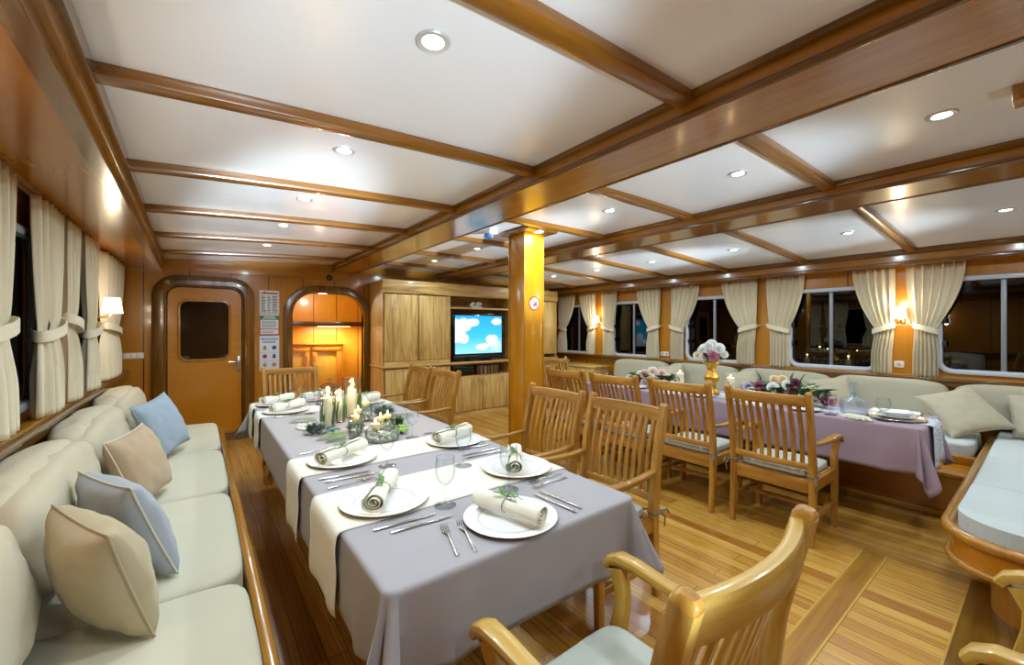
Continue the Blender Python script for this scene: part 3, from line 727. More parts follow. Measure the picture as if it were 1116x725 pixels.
# ---- sofa along the left wall
sl = thing('sofa_base', 'long varnished wooden bench base under the cream sofa along the curtained side wall', 'sofa', (0, 0, 0))
M().b(XL+.01, .165, .8, 5.36, .06, .29).obj('base_box', panel('Y'), sl)
M().b(.158, .205, .8, 5.38, .22, .385, .016).obj('front_rail', beamw('Y'), sl)
M().b(XL+.01, .19, 5.33, 5.38, .06, .375, .014).obj('end_panel', beamw('X'), sl)
M().b(XL+.01, .13, .82, 5.34, .0, .06).obj('kick_board', mahog('Y'), sl)
M().b(XL+.01, .16, .8, 5.34, .29, .31).obj('seat_board', panel('Y'), sl)
M().b(-.32, .1, 5.335, 5.40, .375, .42, .02).obj('arm_rail', beamw('X'), sl)
GS = 'seat cushions of the long cream sofa'; GB = 'back cushions of the long cream sofa'
nm4 = ['nearest', 'second nearest', 'third', 'fourth']
ys = [(.84, 1.94), (1.94, 3.03), (3.03, 4.12), (4.12, 5.325)]
for k, (a, b) in enumerate(ys):
    L = b-a-.008
    t = thing('seat_cushion', ['cream seat cushion nearest the camera on the long sofa, bare at its front', 'cream seat cushion of the long sofa carrying the near beige and grey-blue pillows', 'cream seat cushion of the long sofa, third from the camera, under the tan pillow', 'cream seat cushion of the long sofa at the far end, under the far blue pillow'][k], 'cushion', (-.19, (a+b)/2, .392), 0, GS)
    pad(.68, L, .14, 9, .10, k, .003).obj('cover', SEATF, t, angle=80)
    piping(.68, L, .045, .0035, 9).obj('piping', SEATF, t)
for k, (a, b) in enumerate(ys):
    L = b-a-.012
    t = thing('back_cushion', ['cream back cushion nearest the camera on the long sofa, cut off by the photo edge', 'cream back cushion of the long sofa behind the near beige pillow', 'cream back cushion of the long sofa behind the tan pillow', 'cream back cushion of the long sofa at the far end by the bulkhead'][k], 'cushion', (-.50, (a+b)/2, .675), 0, GB)
    mt = Matrix.Rotation(-.20, 4, 'Y')
    m = pad(.24, L, .40, 4.2, 0, 10+k, .016).xf(Matrix.Translation((.0, 0, .02)) @ mt); m.obj('cover', BACKF, t, angle=80)
    m = pad(.20, L*.985, .17, 2.6, 0, 30+k, .016).xf(Matrix.Translation((-.055, 0, .16)) @ mt); m.obj('head_roll', BACKF, t, angle=80)
# ---- throw pillows
def pillow(loc, size, th, nrm, roll, mat, label, seed=0, pipe=None, group=None, sag=0):
    t = thing('throw_pillow', label, 'pillow', loc, 0, group)
    N = 26; S = size/2; top = []; bot = []
    def pt(u, v, sgn):
        x = S*u*(1-.085*(1-v*v)*abs(u)**2); y = S*v*(1-.085*(1-u*u)*abs(v)**2)
        h = th/2*((1-u**2)*(1-v**2))**.36*(1-.10*(u*u+v*v)) if abs(u) < 1 and abs(v) < 1 else 0
        h *= 1+.12*noise.noise((u*2+seed, v*2, sgn*3)); 
        wr = .006*noise.noise((u*4+seed*2, v*4-seed, sgn*5))*(1 if h else 0)+.004*math.sin((u+v)*11+seed)*max(0, (abs(u)*abs(v)))*(1 if h else 0)
        return Vector((x, y-sag*(1-u*u)*max(0, v)**2*.1, sgn*(h+wr)))
    m = M()
    c = [lerp(-1, 1, k/N) for k in range(N+1)]; c = [math.copysign(abs(k)**.75, k) for k in c]
    m.grid([[pt(u, v, 1) for v in c] for u in c]); m.grid([[pt(u, v, -1) for v in c] for u in c])
    bmesh.ops.remove_doubles(m.bm, verts=m.bm.verts, dist=1e-4)
    z = Vector(nrm).normalized(); up = Vector((0, 0, 1)); yv = (up-z*up.dot(z)).normalized(); xv = yv.cross(z)
    R = Matrix((xv, yv, z)).transposed().to_4x4() @ Matrix.Rotation(roll, 4, 'Z')
    m.xf(R).obj('cover', mat, t, angle=80)
    ring = [pt(u, -1, 1) for u in c]+[pt(1, v, 1) for v in c[1:]]+[pt(u, 1, 1) for u in c[-2::-1]]+[pt(-1, v, 1) for v in c[-2:0:-1]]
    M().tube([R @ p for p in ring], .004, 6, True).obj('piping', pipe or mat, t)
    return t
BEI = fabric('pillow_beige', 'b8aa8a', 'a89878', .85, 900, .2); BLUE = fabric('pillow_blue', 'a4aab2', '949ca6', .85, 900, .2); TAN_ = fabric('pillow_tan', 'b7a184', 'a68f70', .85, 900, .2); SKY = fabric('pillow_sky', '9aa9b8', '8999aa', .85, 900, .2)
pillow((-.245, 1.83, .665), .385, .20, (.86, .42, .30), .04, BEI, 'plump beige pillow nearest the camera on the long sofa', 1, None, 'throw pillows on the long sofa')
pillow((-.225, 2.21, .668), .41, .18, (.84, .44, .36), .0, BLUE, 'pale grey-blue pillow leaning behind the near beige pillow on the long sofa', 2, fabric('pipe_cream', 'cfcabb'), 'throw pillows on the long sofa')
pillow((-.26, 3.06, .678), .39, .18, (.90, -.30, .34), .05, TAN_, 'tan pillow alone in the middle of the long sofa', 3, fabric('pipe_cream', 'cfcabb'), 'throw pillows on the long sofa')
pillow((-.22, 4.08, .70), .43, .16, (.86, -.40, .38), .12, SKY, 'sky-blue pillow toward the far end of the long sofa', 4, None, 'throw pillows on the long sofa')
pillow((-.27, 4.50, .665), .36, .13, (.88, -.3, .36), .05, BEI, 'beige pillow mostly hidden behind the far sky-blue pillow', 5, None, 'throw pillows on the long sofa')

# ---- U-shaped sofa along the window wall
sr = thing('corner_sofa_base', 'varnished wooden base of the corner sofa with a rounded end along the window wall', 'sofa', (0, 0, 0))
M().b(5.0, XR-.01, -.62, 4.72, .0, .33).obj('long_base', panel('Y'), sr)
M().b(4.97, 5.02, .37, 4.72, .30, .385, .014).obj('front_rail', beamw('Y'), sr)
stp = M().b(4.50, 5.0, .37, 4.72, 0, .31); stp.obj('step_box', panel('Y'), sr)
M().b(4.485, 4.52, .37, 4.72, .30, .335, .01).obj('step_nosing', beamw('Y'), sr); M().b(4.47, 4.50, .37, 4.72, 0, .05, .008).obj('floor_batten', beamw('Y'), sr)
def dshape(x0, y0, y1, r, ins=0, x1=XR-.01, n=10):
    """outline of the return bench: straight front, rounded outboard end"""
    x0 += ins; y1 -= ins; y0 += ins; r = max(.02, r-ins); p = [(x1, y1)]
    p += [(x0+r-r*math.sin(PI/2*k/n), y1-r+r*math.cos(PI/2*k/n)) for k in range(n+1)]
    p += [(x0, lerp(y1-r, y0, .5)), (x0, y0), (x1, y0)]
    return p
def disc(poly, z0, z1): return M().prism(poly, (0, 0, z1-z0), (0, 0, z0), (1, 0, 0), (0, 1, 0))
disc(dshape(2.88, -.9, .385, .30, .055), .265, .40).obj('fascia', wood('fascia', 'a8600f', 'bb7214', 'c98624', 'X', .22, .6, contrast=.5), sr)
def edge_roll(ins, z, r, nm):
    p = [(a, b, z) for a, b in dshape(2.88, -.9, .385, .30, ins)[0:-1]]
    M().sweep(rrect(r*2, r*2, r*.9, 3), p).obj(nm, beamw('X'), sr)
edge_roll(.04, .405, .026, 'top_roll'); edge_roll(.045, .262, .018, 'lower_roll')
disc(dshape(3.05, -.9, .20, .22), 0, .265).obj('plinth', panel('Z'), sr)
disc(dshape(2.90, -.9, .37, .28, .06), .385, .402).obj('seat_board', panel('X'), sr)
GS2 = 'seat cushions of the corner sofa'; GB2 = 'back cushions of the corner sofa'
def flatpad(poly, z0, z1, b=.03):
    m = disc(poly, z0, z1); bmesh.ops.bevel(m.bm, geom=[e for e in m.bm.edges], offset=b, segments=4, affect='EDGES', profile=.6, clamp_overlap=True); return m
SEAT2 = fabric('seat_white', 'bfc5c3', 'aeb5b3', .85, 1000, .1)
t = thing('seat_cushion', 'white seat cushion with a rounded corner at the end of the corner sofa', 'cushion', (0, 0, 0), 0, GS2)
flatpad(dshape(2.957, -.85, .308, .24, 0, 3.76), .404, .49).obj('cover', SEAT2, t, angle=60)
t = thing('seat_cushion', 'white seat cushion next to the rounded end cushion on the corner sofa', 'cushion', (0, 0, 0), 0, GS2)
flatpad([(4.62, .308), (3.77, .308), (3.77, -.85), (4.62, -.85)], .404, .49).obj('cover', SEAT2, t, angle=60)
t = thing('seat_cushion', 'white square seat cushion in the corner of the corner sofa under the large pillow', 'cushion', (0, 0, 0), 0, GS2)
flatpad([(6.03, .308), (4.63, .308), (4.63, -.85), (6.03, -.85)], .404, .49).obj('cover', SEAT2, t, angle=80)
for k, (a, b) in enumerate([(.40, 1.5), (1.5, 2.55), (2.55, 3.6), (3.6, 4.7)]):
    t = thing('seat_cushion', ['taupe seat cushion of the corner sofa beside the near end of the mauve table', 'taupe seat cushion of the corner sofa behind the decanter and large bouquet', 'taupe seat cushion of the corner sofa behind the gold vase', 'taupe seat cushion of the corner sofa nearest the low oak cabinet'][k], 'cushion', (5.44, (a+b)/2, .409), 0, GS2)
    pad(.80, b-a-.01, .14, 9, .08, 40+k, .003).obj('cover', SEAT2 if k == 0 else TAUPE, t, angle=80)
for k, (a, b) in enumerate([(-.45, .60), (.62, 1.555), (1.565, 2.60), (2.61, 3.64), (3.65, 4.68)]):
    t = thing('back_cushion', ['taupe back cushion under the nearest window, cut off by the photo edge', 'taupe back cushion of the corner sofa under the nearest window wall lamp', 'taupe back cushion of the corner sofa behind the large bouquet', 'taupe back cushion of the corner sofa behind the gold vase', 'taupe back cushion of the corner sofa at the far end by the low oak cabinet'][k], 'cushion', (5.86, (a+b)/2, .705), 0, GB2)
    pad(.22, b-a-.01, .40, 5, 0, 50+k, .006).xf(Matrix.Rotation(.14, 4, 'Y')).obj('cover', TAUPE, t, angle=80)
    pad(.16, b-a-.04, .14, 3, 0, 70+k, .006).xf(Matrix.Translation((-.02, 0, -.12))).obj('lumbar_roll', TAUPE, t, angle=80)
TP = fabric('pillow_taupe', 'b4ab94', 'a1977c', .85, 900, .2)
GP2 = 'taupe pillows along the corner sofa'
pillow((5.42, .50, .69), .46, .16, (-.62, -.30, .72), .35, TP, 'large taupe pillow slumped in the corner beyond the near end of the mauve table', 11, None, GP2)
pillow((5.60, .04, .70), .40, .14, (-.8, .05, .5), .15, TAUPE, 'crumpled taupe pillow behind the large corner pillow', 12, None, GP2)
pillow((5.58, 1.50, .70), .39, .15, (-.85, -.2, .4), .22, TP, 'taupe pillow on its corner behind the decanter and the large bouquet', 13, None, GP2)
pillow((5.58, 2.43, .70), .39, .15, (-.85, -.2, .4), .24, TP, 'taupe pillow on its corner between the two candles and the window sofa back', 14, None, GP2)
pillow((5.58, 3.44, .705), .39, .15, (-.85, -.2, .4), .24, TP, 'taupe pillow behind the pink bouquet on the corner sofa', 15, None, GP2)

# ================================================================== CHAIRS
PADF = fabric('chair_pad', 'b9beb4', 'a8aea4', .85, 1000, .1)
TIEF = plain('tie_ribbon', '6e7068', .8)
def make_chair(label, pale=False):
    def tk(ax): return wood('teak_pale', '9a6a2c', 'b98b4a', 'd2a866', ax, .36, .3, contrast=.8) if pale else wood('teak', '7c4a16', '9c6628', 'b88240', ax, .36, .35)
    c = thing('dining_chair', label, 'chair')
    W = .25
    for s in (-1, 1):
        # rear post: raked leg, upright, swept-back top
        pts = [(s*W, -.245, 0), (s*W, -.225, .2), (s*W, -.215, .42), (s*W, -.225, .56), (s*W, -.25, .75), (s*(W+.003), -.285, .9), (s*(W+.004), -.312, 1.0)]
        M().sweep(rrect(.04, .052, .009, 2), pts, up=(0, 1, 0), scale=[.85, .95, 1.05, 1.05, 1, .95, .92]).obj('rear_post', tk('Z'), c)
        M().sweep(rrect(.041, .050, .012, 2), [(s*(W+.004), -.311, .997), (s*(W+.004), -.3155, 1.010), (s*(W+.004), -.317, 1.017)], up=(0, 1, 0), scale=[.93, .85, .55]).obj('post_cap', teak('Z'), c)
        # front leg rising into the arm support
        pts = [(s*W, .215, 0), (s*W, .218, .25), (s*W, .22, .42), (s*(W+.002), .205, .50), (s*(W+.006), .205, .56), (s*(W+.012), .228, .625)]
        M().sweep(rrect(.042, .05, .009, 2), pts, up=(0, 1, 0), scale=[.85, .95, 1.05, .95, .9, (1.0, 1.25)]).obj('front_leg', tk('Z'), c)
        # arm with dropped front
        pts = [(s*(W-.002), -.235, .665), (s*(W+.004), -.1, .652), (s*(W+.012), .05, .650), (s*(W+.017), .16, .658), (s*(W+.018), .225, .655), (s*(W+.018), .258, .640), (s*(W+.018), .275, .615)]
        M().sweep(rrect(.052, .03, .012, 2), pts, scale=[.8, .85, 1, 1.1, 1.15, 1.1, .95]).obj('arm', tk('Y'), c)
        M().b(s*W-.015, s*W+.015, -.20, .2, .165, .20, .006).obj('stretcher', tk('Y'), c)
        M().b(s*W-.014, s*W+.014, -.2, .205, .35, .425, .006).obj('side_apron', tk('Y'), c)
    M().b(-W+.02, W-.02, .205, .235, .35, .425, .006).obj('front_apron', tk('X'), c)
    M().b(-W+.02, W-.02, -.232, -.2, .335, .425, .006).obj('rear_apron', tk('X'), c)
    M().b(-W+.015, W-.015, -.015, .012, .168, .196, .005).obj('cross_stretcher', tk('X'), c)
    m = M()
    for k in range(7): y = lerp(-.185, .19, k/6); m.b(-W+.01, W-.01, y-.025, y+.025, .412, .428, .003)
    m.obj('seat_slats', tk('X'), c)
    bow = lambda x, d=.035: -d*(1-(x/W)**2)
    def rl(nm, y, z, h, th, d):
        pts = [(x, y+bow(x, d), z) for x in [lerp(-W+.005, W-.005, k/12) for k in range(13)]]
        M().sweep(rrect(h, th, .008, 2), pts, up=(0, 1, 0.0)).obj(nm, tk('X'), c)
    rl('crest_rail', -.296, .955, .075, .03, .042); rl('lower_rail', -.226, .515, .042, .028, .02)
    for k in range(9):
        x = lerp(-W+.055, W-.055, k/8); b0, b1 = bow(x, .02), bow(x, .042)
        pts = [(x, -.226+b0, .515), (x, -.222+b0, .60), (x, -.232+lerp(b0, b1, .4), .72), (x, -.262+lerp(b0, b1, .75), .84), (x, -.292+b1, .945)]
        M().sweep(rrect(.027, .012, .004, 1), pts, up=(0, 1, 0)).obj('slat', tk('Z'), c)
    t = pad(.445, .42, .045, 9, .12, 5, .002).xf(Matrix.Translation((0, .01, .452))).obj('seat_pad', PADF, c, angle=80)
    for s in (-1, 1):
        y = -.22; x = s*(W+.027)
        M().tube([(s*.2, -.19, .455), (s*.235, -.25, .455), (x, -.245, .452), (x, -.19, .452), (s*.23, -.19, .455)], .005, 6).tube([(x, -.245, .45), (x+s*.006, -.275, .42), (x+s*.002, -.272, .37)], .005, 6).tube([(x, -.245, .455), (x+s*.008, -.285, .462), (x+s*.012, -.30, .438)], .005, 6).obj('tie', TIEF, t)
    return c
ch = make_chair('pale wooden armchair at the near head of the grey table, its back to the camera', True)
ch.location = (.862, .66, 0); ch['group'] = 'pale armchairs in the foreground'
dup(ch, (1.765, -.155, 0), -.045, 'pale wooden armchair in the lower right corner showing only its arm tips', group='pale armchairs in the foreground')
c0 = make_chair('wooden slat-back armchair nearest on the pillar side of the grey table')
c0.location = (1.715, 1.545, 0); c0.rotation_euler.z = PI/2; c0['group'] = 'armchairs round the grey table'
for x, y, rz, lb, g in [
    (1.715, 2.15, PI/2, 'wooden slat-back armchair at the grey table directly in front of the pillar', 'armchairs round the grey table'),
    (1.715, 3.78, PI/2, 'slat-back armchair at the grey table before the oak wall unit, nearer of the pair', 'armchairs round the grey table'),
    (1.715, 4.39, PI/2, 'slat-back armchair at the grey table before the oak wall unit, farther of the pair', 'armchairs round the grey table'),
    (.80, 4.80, PI, 'wooden slat-back armchair at the far head of the grey table, facing the camera', 'armchairs round the grey table'),
    (3.43, 1.21, -PI/2, 'slat-back armchair nearest on the aisle side of the mauve table', 'armchairs round the mauve table'),
    (3.42, 1.865, -PI/2, 'wooden slat-back armchair second along the mauve table, in front of the gold vase', 'armchairs round the mauve table'),
    (3.36, 2.48, -PI/2, 'wooden slat-back armchair third along the mauve table, in front of the pink bouquet', 'armchairs round the mauve table'),
    (3.36, 3.11, -PI/2, 'wooden slat-back armchair fourth along the mauve table, just right of the pillar', 'armchairs round the mauve table'),
    (4.02, 4.02, PI, 'wooden slat-back armchair at the far head of the mauve table by the low oak cabinet', 'armchairs round the mauve table')]:
    dup(c0, (x, y, 0), rz, lb, group=g)

# ================================================================== TABLES AND CLOTHS
def trestle(x0, x1, y0, y1, label):
    t = thing('dining_table', label, 'table', ((x0+x1)/2, (y0+y1)/2, 0)); hx, hy = (x1-x0)/2-.015, (y1-y0)/2-.015
    M().b(-hx, hx, -hy, hy, .705, .744, .008).obj('tabletop', mahog('Y'), t)
    for s in (-1, 1):
        m = M().b(-.05, .05, s*hy*.62-.04, s*hy*.62+.04, .08, .705, .012); m.obj('pedestal', mahog('Z'), t)
        p = M(); yy = s*hy*.62
        p.prism([(-.26, 0), (-.26, .04), (-.2, .07), (-.1, .11), (.1, .11), (.2, .07), (.26, .04), (.26, 0), (.2, 0), (.15, .02), (-.15, .02), (-.2, 0)], (0, .09, 0), (0, yy-.045, 0)); p.obj('foot', mahog('X'), t)
    M().b(-.03, .03, -hy*.62, hy*.62, .22, .3, .008).obj('stretcher', mahog('Y'), t)
    return t
def cloth(nm, x0, x1, y0, y1, z, drop, mat, label, seed=0, flare=.06, amp=.0035, caps=(1.3, 1.3)):
    """square-cut tablecloth: sides fall straight, corners hang lower in cone folds"""
    cx, cy = (x0+x1)/2, (y0+y1)/2; r = .035
    P = []                                            # (x, y, nx, ny, len, corner 0..1)
    def side(a, b, n, ins=r):
        L = math.hypot(b[0]-a[0], b[1]-a[1]); k = max(4, int(L/.03))
        for i in range(k+1):
            f = i/k; s_ = f*L; P.append((lerp(a[0], b[0], f), lerp(a[1], b[1], f), n[0], n[1], drop, 0, min(s_, L-s_), .5, 1))
    def corner(c, a0, n=16):
        for i in range(1, n):
            f = i/n; a = a0+PI/2*f; d = min(drop/max(1e-3, math.cos(PI/2*f)), drop/max(1e-3, math.sin(PI/2*f)))
            P.append((c[0]+r*math.cos(a), c[1]+r*math.sin(a), math.cos(a), math.sin(a), d, math.sin(PI*f)**.8*(.15 if a0 == 0 else 1), 0, f, caps[0] if PI/2 <= a0 <= PI else caps[1]))
    side((x1, y0+r), (x1, y1-r), (1, 0)); corner((x1-r, y1-r), 0)
    side((x1-r, y1), (x0+r, y1), (0, 1)); corner((x0+r, y1-r), PI/2)
    side((x0, y1-r), (x0, y0+r), (-1, 0)); corner((x0+r, y0+r), PI)
    side((x0+r, y0), (x1-r, y0), (0, -1)); corner((x1-r, y0+r), 1.5*PI)
    N = len(P); rings = []; bend = .012
    for ins in (1.0, .5, .12, .04): rings.append([(lerp(p[0]-p[2]*.014, cx, ins if ins == 1 else ins*.5), lerp(p[1]-p[3]*.014, cy, ins if ins == 1 else ins*.5), z) for p in P])
    for a in (0, 30, 60, 90):
        q = math.radians(a); rings.append([(p[0]-p[2]*bend*(1-math.sin(q)), p[1]-p[3]*bend*(1-math.sin(q)), z-bend*(1-math.cos(q))) for p in P])
    K = 12
    for k in range(1, K+1):
        f = k/K; ring = []
        for i, p in enumerate(P):
            per = i*.03
            w = math.sin(per*5.1+seed)*.6+math.sin(per*8.3+seed*2.1)*.4
            nearc = math.exp(-(p[6]/.11)**2)
            out = f*(.004+amp*(w+.75))+f**1.2*(flare*2.1*p[5]*(1-.8*math.exp(-((p[7]-.42)/.12)**2)*min(1, p[5]*2))-.028*nearc*(1-p[5])+.018*math.exp(-((p[6]-.15)/.05)**2)*(p[6] > 0))
            d = p[4]*f; d = min(d, drop*p[8]*f)
            ring.append((p[0]+p[2]*out, p[1]+p[3]*out, z-bend-(d-bend*.5)*(1-.02*p[5])))
        rings.append(ring)
    m = M(); m.loops(rings, True, False); 
    bmesh.ops.remove_doubles(m.bm, verts=m.bm.verts, dist=1e-4)
    o = m.obj(nm, mat, angle=75, solid=.0025); tag(o, label, 'tablecloth'); return o
GREY = fabric('cloth_grey', 'a29da0', '928d91', .7, 1400, .15, .12); MAUV = fabric('cloth_mauve', 'a08a96', '8c7884', .72, 1400, .15, .12)
CREAM = fabric('runner_cream', 'e9e4d6', 'dcd5c2', .8, 1200, .1, .2)
T1 = (.375, 1.40, 1.02, 4.42); T2 = (3.84, 4.52, .53, 3.60); ZT = .752
trestle(*T1, 'wooden pedestal table under the grey cloth, beside the long cream sofa')
trestle(*T2, 'wooden pedestal table under the mauve cloth, beside the corner sofa')
cloth('tablecloth', *T1, ZT, .245, GREY, 'smooth grey tablecloth on the table beside the long cream sofa', 1.3, .07, caps=(1.36, 1.36))
cloth('tablecloth', *T2, ZT, .31, MAUV, 'mauve tablecloth with long pointed corners on the table beside the corner sofa', 4.1, .06, caps=(1.45, 1.18))
def runner(y0, y1, x0, x1, dropl, dropr, mat, label, grp, seed=0, z=ZT):
    """strip laid across a table, both ends hanging"""
    prof = []; e = .006
    for k in range(9): prof.append((x0-e-.012-.002*math.sin(k), z-.02-dropl*(1-k/9.0)))
    prof += [(x0-e-.009, z-.011), (x0-e+.001, z+.002), (x0+.02, z+.004)]
    for k in range(1, 12): prof.append((lerp(x0+.02, x1-.02, k/12), z+.004))
    prof += [(x1-.02, z+.004), (x1+e-.001, z+.002), (x1+e+.009, z-.011)]
    for k in range(9): prof.append((x1+e+.011, z-.02-dropr*(k+1)/9.0))
    rows = []
    for j in range(13):
        f = j/12; y = lerp(y0, y1, f); row = []
        for (x, zz) in prof:
            hang = max(0, z-.02-zz); sg = -1 if x < (x0+x1)/2 else 1
            row.append((x+sg*hang*(.012+.03*max(0, math.sin(f*9+seed))), y+.02*hang*math.sin(zz*20+seed)+(f-.5)*hang*.05, zz))
        rows.append(row)
    o = M().grid(rows).obj('table_runner', mat, angle=75, solid=.002); return tag(o, label, 'table runner', grp)
GR = 'cream runners across the grey table'
runner(1.43, 1.80, T1[0], T1[1], .25, .2, CREAM, 'cream cross runner nearest the camera on the grey table', GR, 0)
runner(2.06, 2.37, T1[0], T1[1], .26, .2, CREAM, 'cream cross runner second from the camera, just before the candle centrepiece', GR, 1)
runner(3.62, 3.92, T1[0], T1[1], .25, .2, CREAM, 'cream cross runner just beyond the candle centrepiece on the grey table', GR, 2)
runner(4.09, 4.36, T1[0], T1[1], .25, .2, CREAM, 'cream cross runner at the far end of the grey table', GR, 3)
# lace runner lengthwise on the mauve table
def lace():
    t = NT('lace'); v = t.coords(rand=False); vo = t.n('ShaderNodeTexVoronoi'); t.l(v, vo.inputs['Vector']); vo.inputs['Scale'].default_value = 70
    col = t.ramp(vo.outputs[0], [(.2, lin('e2e6ea')), (.5, lin('c2c8d2')), (.8, lin('9ea6b4'))]); t.bsdf(col, .8, bump=vo.outputs[0], bump_s=.3, bump_d=.002); return t.m
r2 = []; zz = ZT+.004; prof = [(T2[2]-.036+.010*k/7, zz-.28*(1-k/7)-.02) for k in range(7)]+[(T2[2]-.026, zz-.008), (T2[2]-.008, zz+.0005), (T2[2]+.02, zz)]+[(lerp(T2[2]+.02, T2[3]-.02, k/30), zz) for k in range(1, 31)]+[(T2[3]+.006, zz-.001), (T2[3]+.022, zz-.010)]+[(T2[3]+.03, zz-.02-.2*k/5) for k in range(6)]
for j in range(9):
    x = lerp(4.03, 4.33, j/8); r2.append([(x+max(0, zz-q)*.05*(j/8-.5), y-(.025*math.sin(j*.9)*max(0, zz-q)*2.2 if y < T2[2] else 0), q) for y, q in prof])
tag(M().grid(r2).obj('table_runner', lace(), angle=75, solid=.002), 'pale lace runner lying lengthwise on the mauve table', 'table runner')
# ================================================================== TABLEWARE
CHINA = plain('china', 'eeeeee', .12, 0, .5, .3, .02); LINE = plain('china_line', '9a9c9e', .4); UNDER = plain('china_gilt', 'c8a860', .35, .3)
NAPK = fabric('napkin_cloth', 'ece8d6', 'dcd6be', .85, 1500, .1, .15)
GREEN = plain('leaf_green', '5f8f3a', .55, var=.35); DGREEN = plain('leaf_dark', '3f6434', .6, var=.35); GREYG = plain('leaf_grey', '7f968c', .75, var=.3); STRING = plain('twine', '6c6a58', .8)
GLS = glass('drinking_glass', 'fafcfd', 'a9b4bc', .0, 1.5)
GLV = glass('vase_glass', 'fbfdfc', 'c0ccc8', .0, 1.9)
TOPZ = ZT+.0018; RUNZ = ZT+.0055
def lathe_open(m, prof, n=32, c=(0, 0, 0)):
    m.loops([[(c[0]+max(r, 1e-4)*math.cos(2*PI*k/n), c[1]+max(r, 1e-4)*math.sin(2*PI*k/n), c[2]+z) for k in range(n)] for r, z in prof], True, False); return m
def make_plate(r=.165):
    k = r/.165; t = thing('plate', '', 'plate')
    M().lathe([(a*k, z) for a, z in [(0, .001), (.1, .001), (.105, 0), (.11, .0025), (.163, .0125), (.1665, .0155), (.1635, .0172), (.117, .0075), (.11, .0058), (0, .005)]], 56).obj('dish', CHINA, t, angle=50)
    lathe_open(M(), [(a*k, z) for a, z in [(.1122, .0064), (.1132, .0074), (.1145, .0069)]], 56).obj('ring_line', LINE, t)
    lathe_open(M(), [(a*k, z) for a, z in [(.112, .0021), (.163, .0118), (.1662, .0148)]], 56).obj('gilt_underside', UNDER, t)
    return t
def leaf(m, base, d, L, w, bend=.3, up=Vector((0, 0, 1)), n=5, roll=0):
    d = Vector(d).normalized(); side = d.cross(up)
    if side.length < .05: side = Vector((1, 0, 0))
    side.normalize(); nrm = side.cross(d); side = side*math.cos(roll)+nrm*math.sin(roll); rows = []
    for i in range(n+1):
        f = i/n; p = Vector(base)+d*(L*f)-nrm*(-bend*L*f*(1-f)*1.5)-Vector((0, 0, 1))*(bend*.35*L*f*f); ww = w*math.sin(PI*min(1, .08+f*.92))**.8*.5
        rows.append([p-side*ww+nrm*ww*.3, p, p+side*ww+nrm*ww*.3])
    return m.grid(rows)
def make_napkin(seed=0, L=.285, R=.038, turns=2.8):
    """linen napkin rolled up with a string, a bow and a green sprig; axis along local x, resting on z=0"""
    t = thing('rolled_napkin', '', 'napkin'); rows = []
    NS, NT_ = 26, 64
    for i in range(NS+1):
        s = lerp(-L/2, L/2, i/NS); pin = 1-.27*math.exp(-((s+.005)/.034)**2)+.10*math.exp(-((s-.12)/.04)**2)+.05*math.exp(-((s+.12)/.03)**2); row = []
        for j in range(NT_+1):
            th = 2*PI*turns*j/NT_; rr_ = lerp(.006, R, (j/NT_)**.9)*pin*(1+.17*noise.noise((s*13, math.cos(th)*1.2+seed, math.sin(th)*1.2))*(j/NT_))
            sq = .86 if i else .86
            row.append((s+.010*(j/NT_)*math.sin(th*.5+seed)*(abs(s)/L*2)**3, rr_*math.cos(th+seed), R*.86+rr_*math.sin(th+seed)*sq))
        rows.append(row)
    M().grid(rows).obj('roll', NAPK, t, angle=85, solid=.0022)
    q = [(-.005, R*.80*math.cos(2*PI*k/20), R*.86+R*.76*.88*math.sin(2*PI*k/20)) for k in range(20)]
    m = M().tube(q, .0016, 5, True, up=(1, 0, 0)); z = R*1.56
    for a in (.6, 2.2):
        m.tube([(-.005+.0, 0, z), (.012*math.cos(a), .022*math.sin(a)+.008, z+.014), (.03*math.cos(a)+.01, .03*math.sin(a), z+.012), (.02, .008*math.sin(a), z+.001)], .0014, 5)
    m.tube([(-.005, .002, z), (.02, .03, z-.002), (.035, .045, z-.016)], .0014, 5); m.obj('string', STRING, t)
    m = M(); R_ = random.Random(seed)
    for k in range(6): leaf(m, (-.012, 0, z-.001), (1.0*(1 if k % 2 else -1)*R_.uniform(.6, 1), R_.uniform(-.5, .5), .28), R_.uniform(.04, .075), .014, .3)
    m.obj('sprig', GREEN, t, angle=80); return t
def wineglass(kind=0):
    t = thing('wine_glass', '', 'glass')
    if kind == 0: bowl = [(.004, .078), (.012, .082), (.024, .092), (.034, .11), (.0385, .13), (.038, .15), (.0345, .186)]
    else: bowl = [(.004, .072), (.016, .076), (.032, .088), (.042, .106), (.044, .122), (.040, .142), (.033, .165)]
    lathe_open(M(), [(0, 0), (.041, 0), (.0415, .0015), (.03, .004), (.012, .0075), (.0055, .014), (.0038, .03), (.0036, .06)]+bowl).obj('bowl', GLS, t, angle=70)
    M().tube([(bowl[-1][0]*math.cos(2*PI*k/28), bowl[-1][0]*math.sin(2*PI*k/28), bowl[-1][1]) for k in range(28)], .0009, 6, True).obj('rim', GLS, t)
    return t
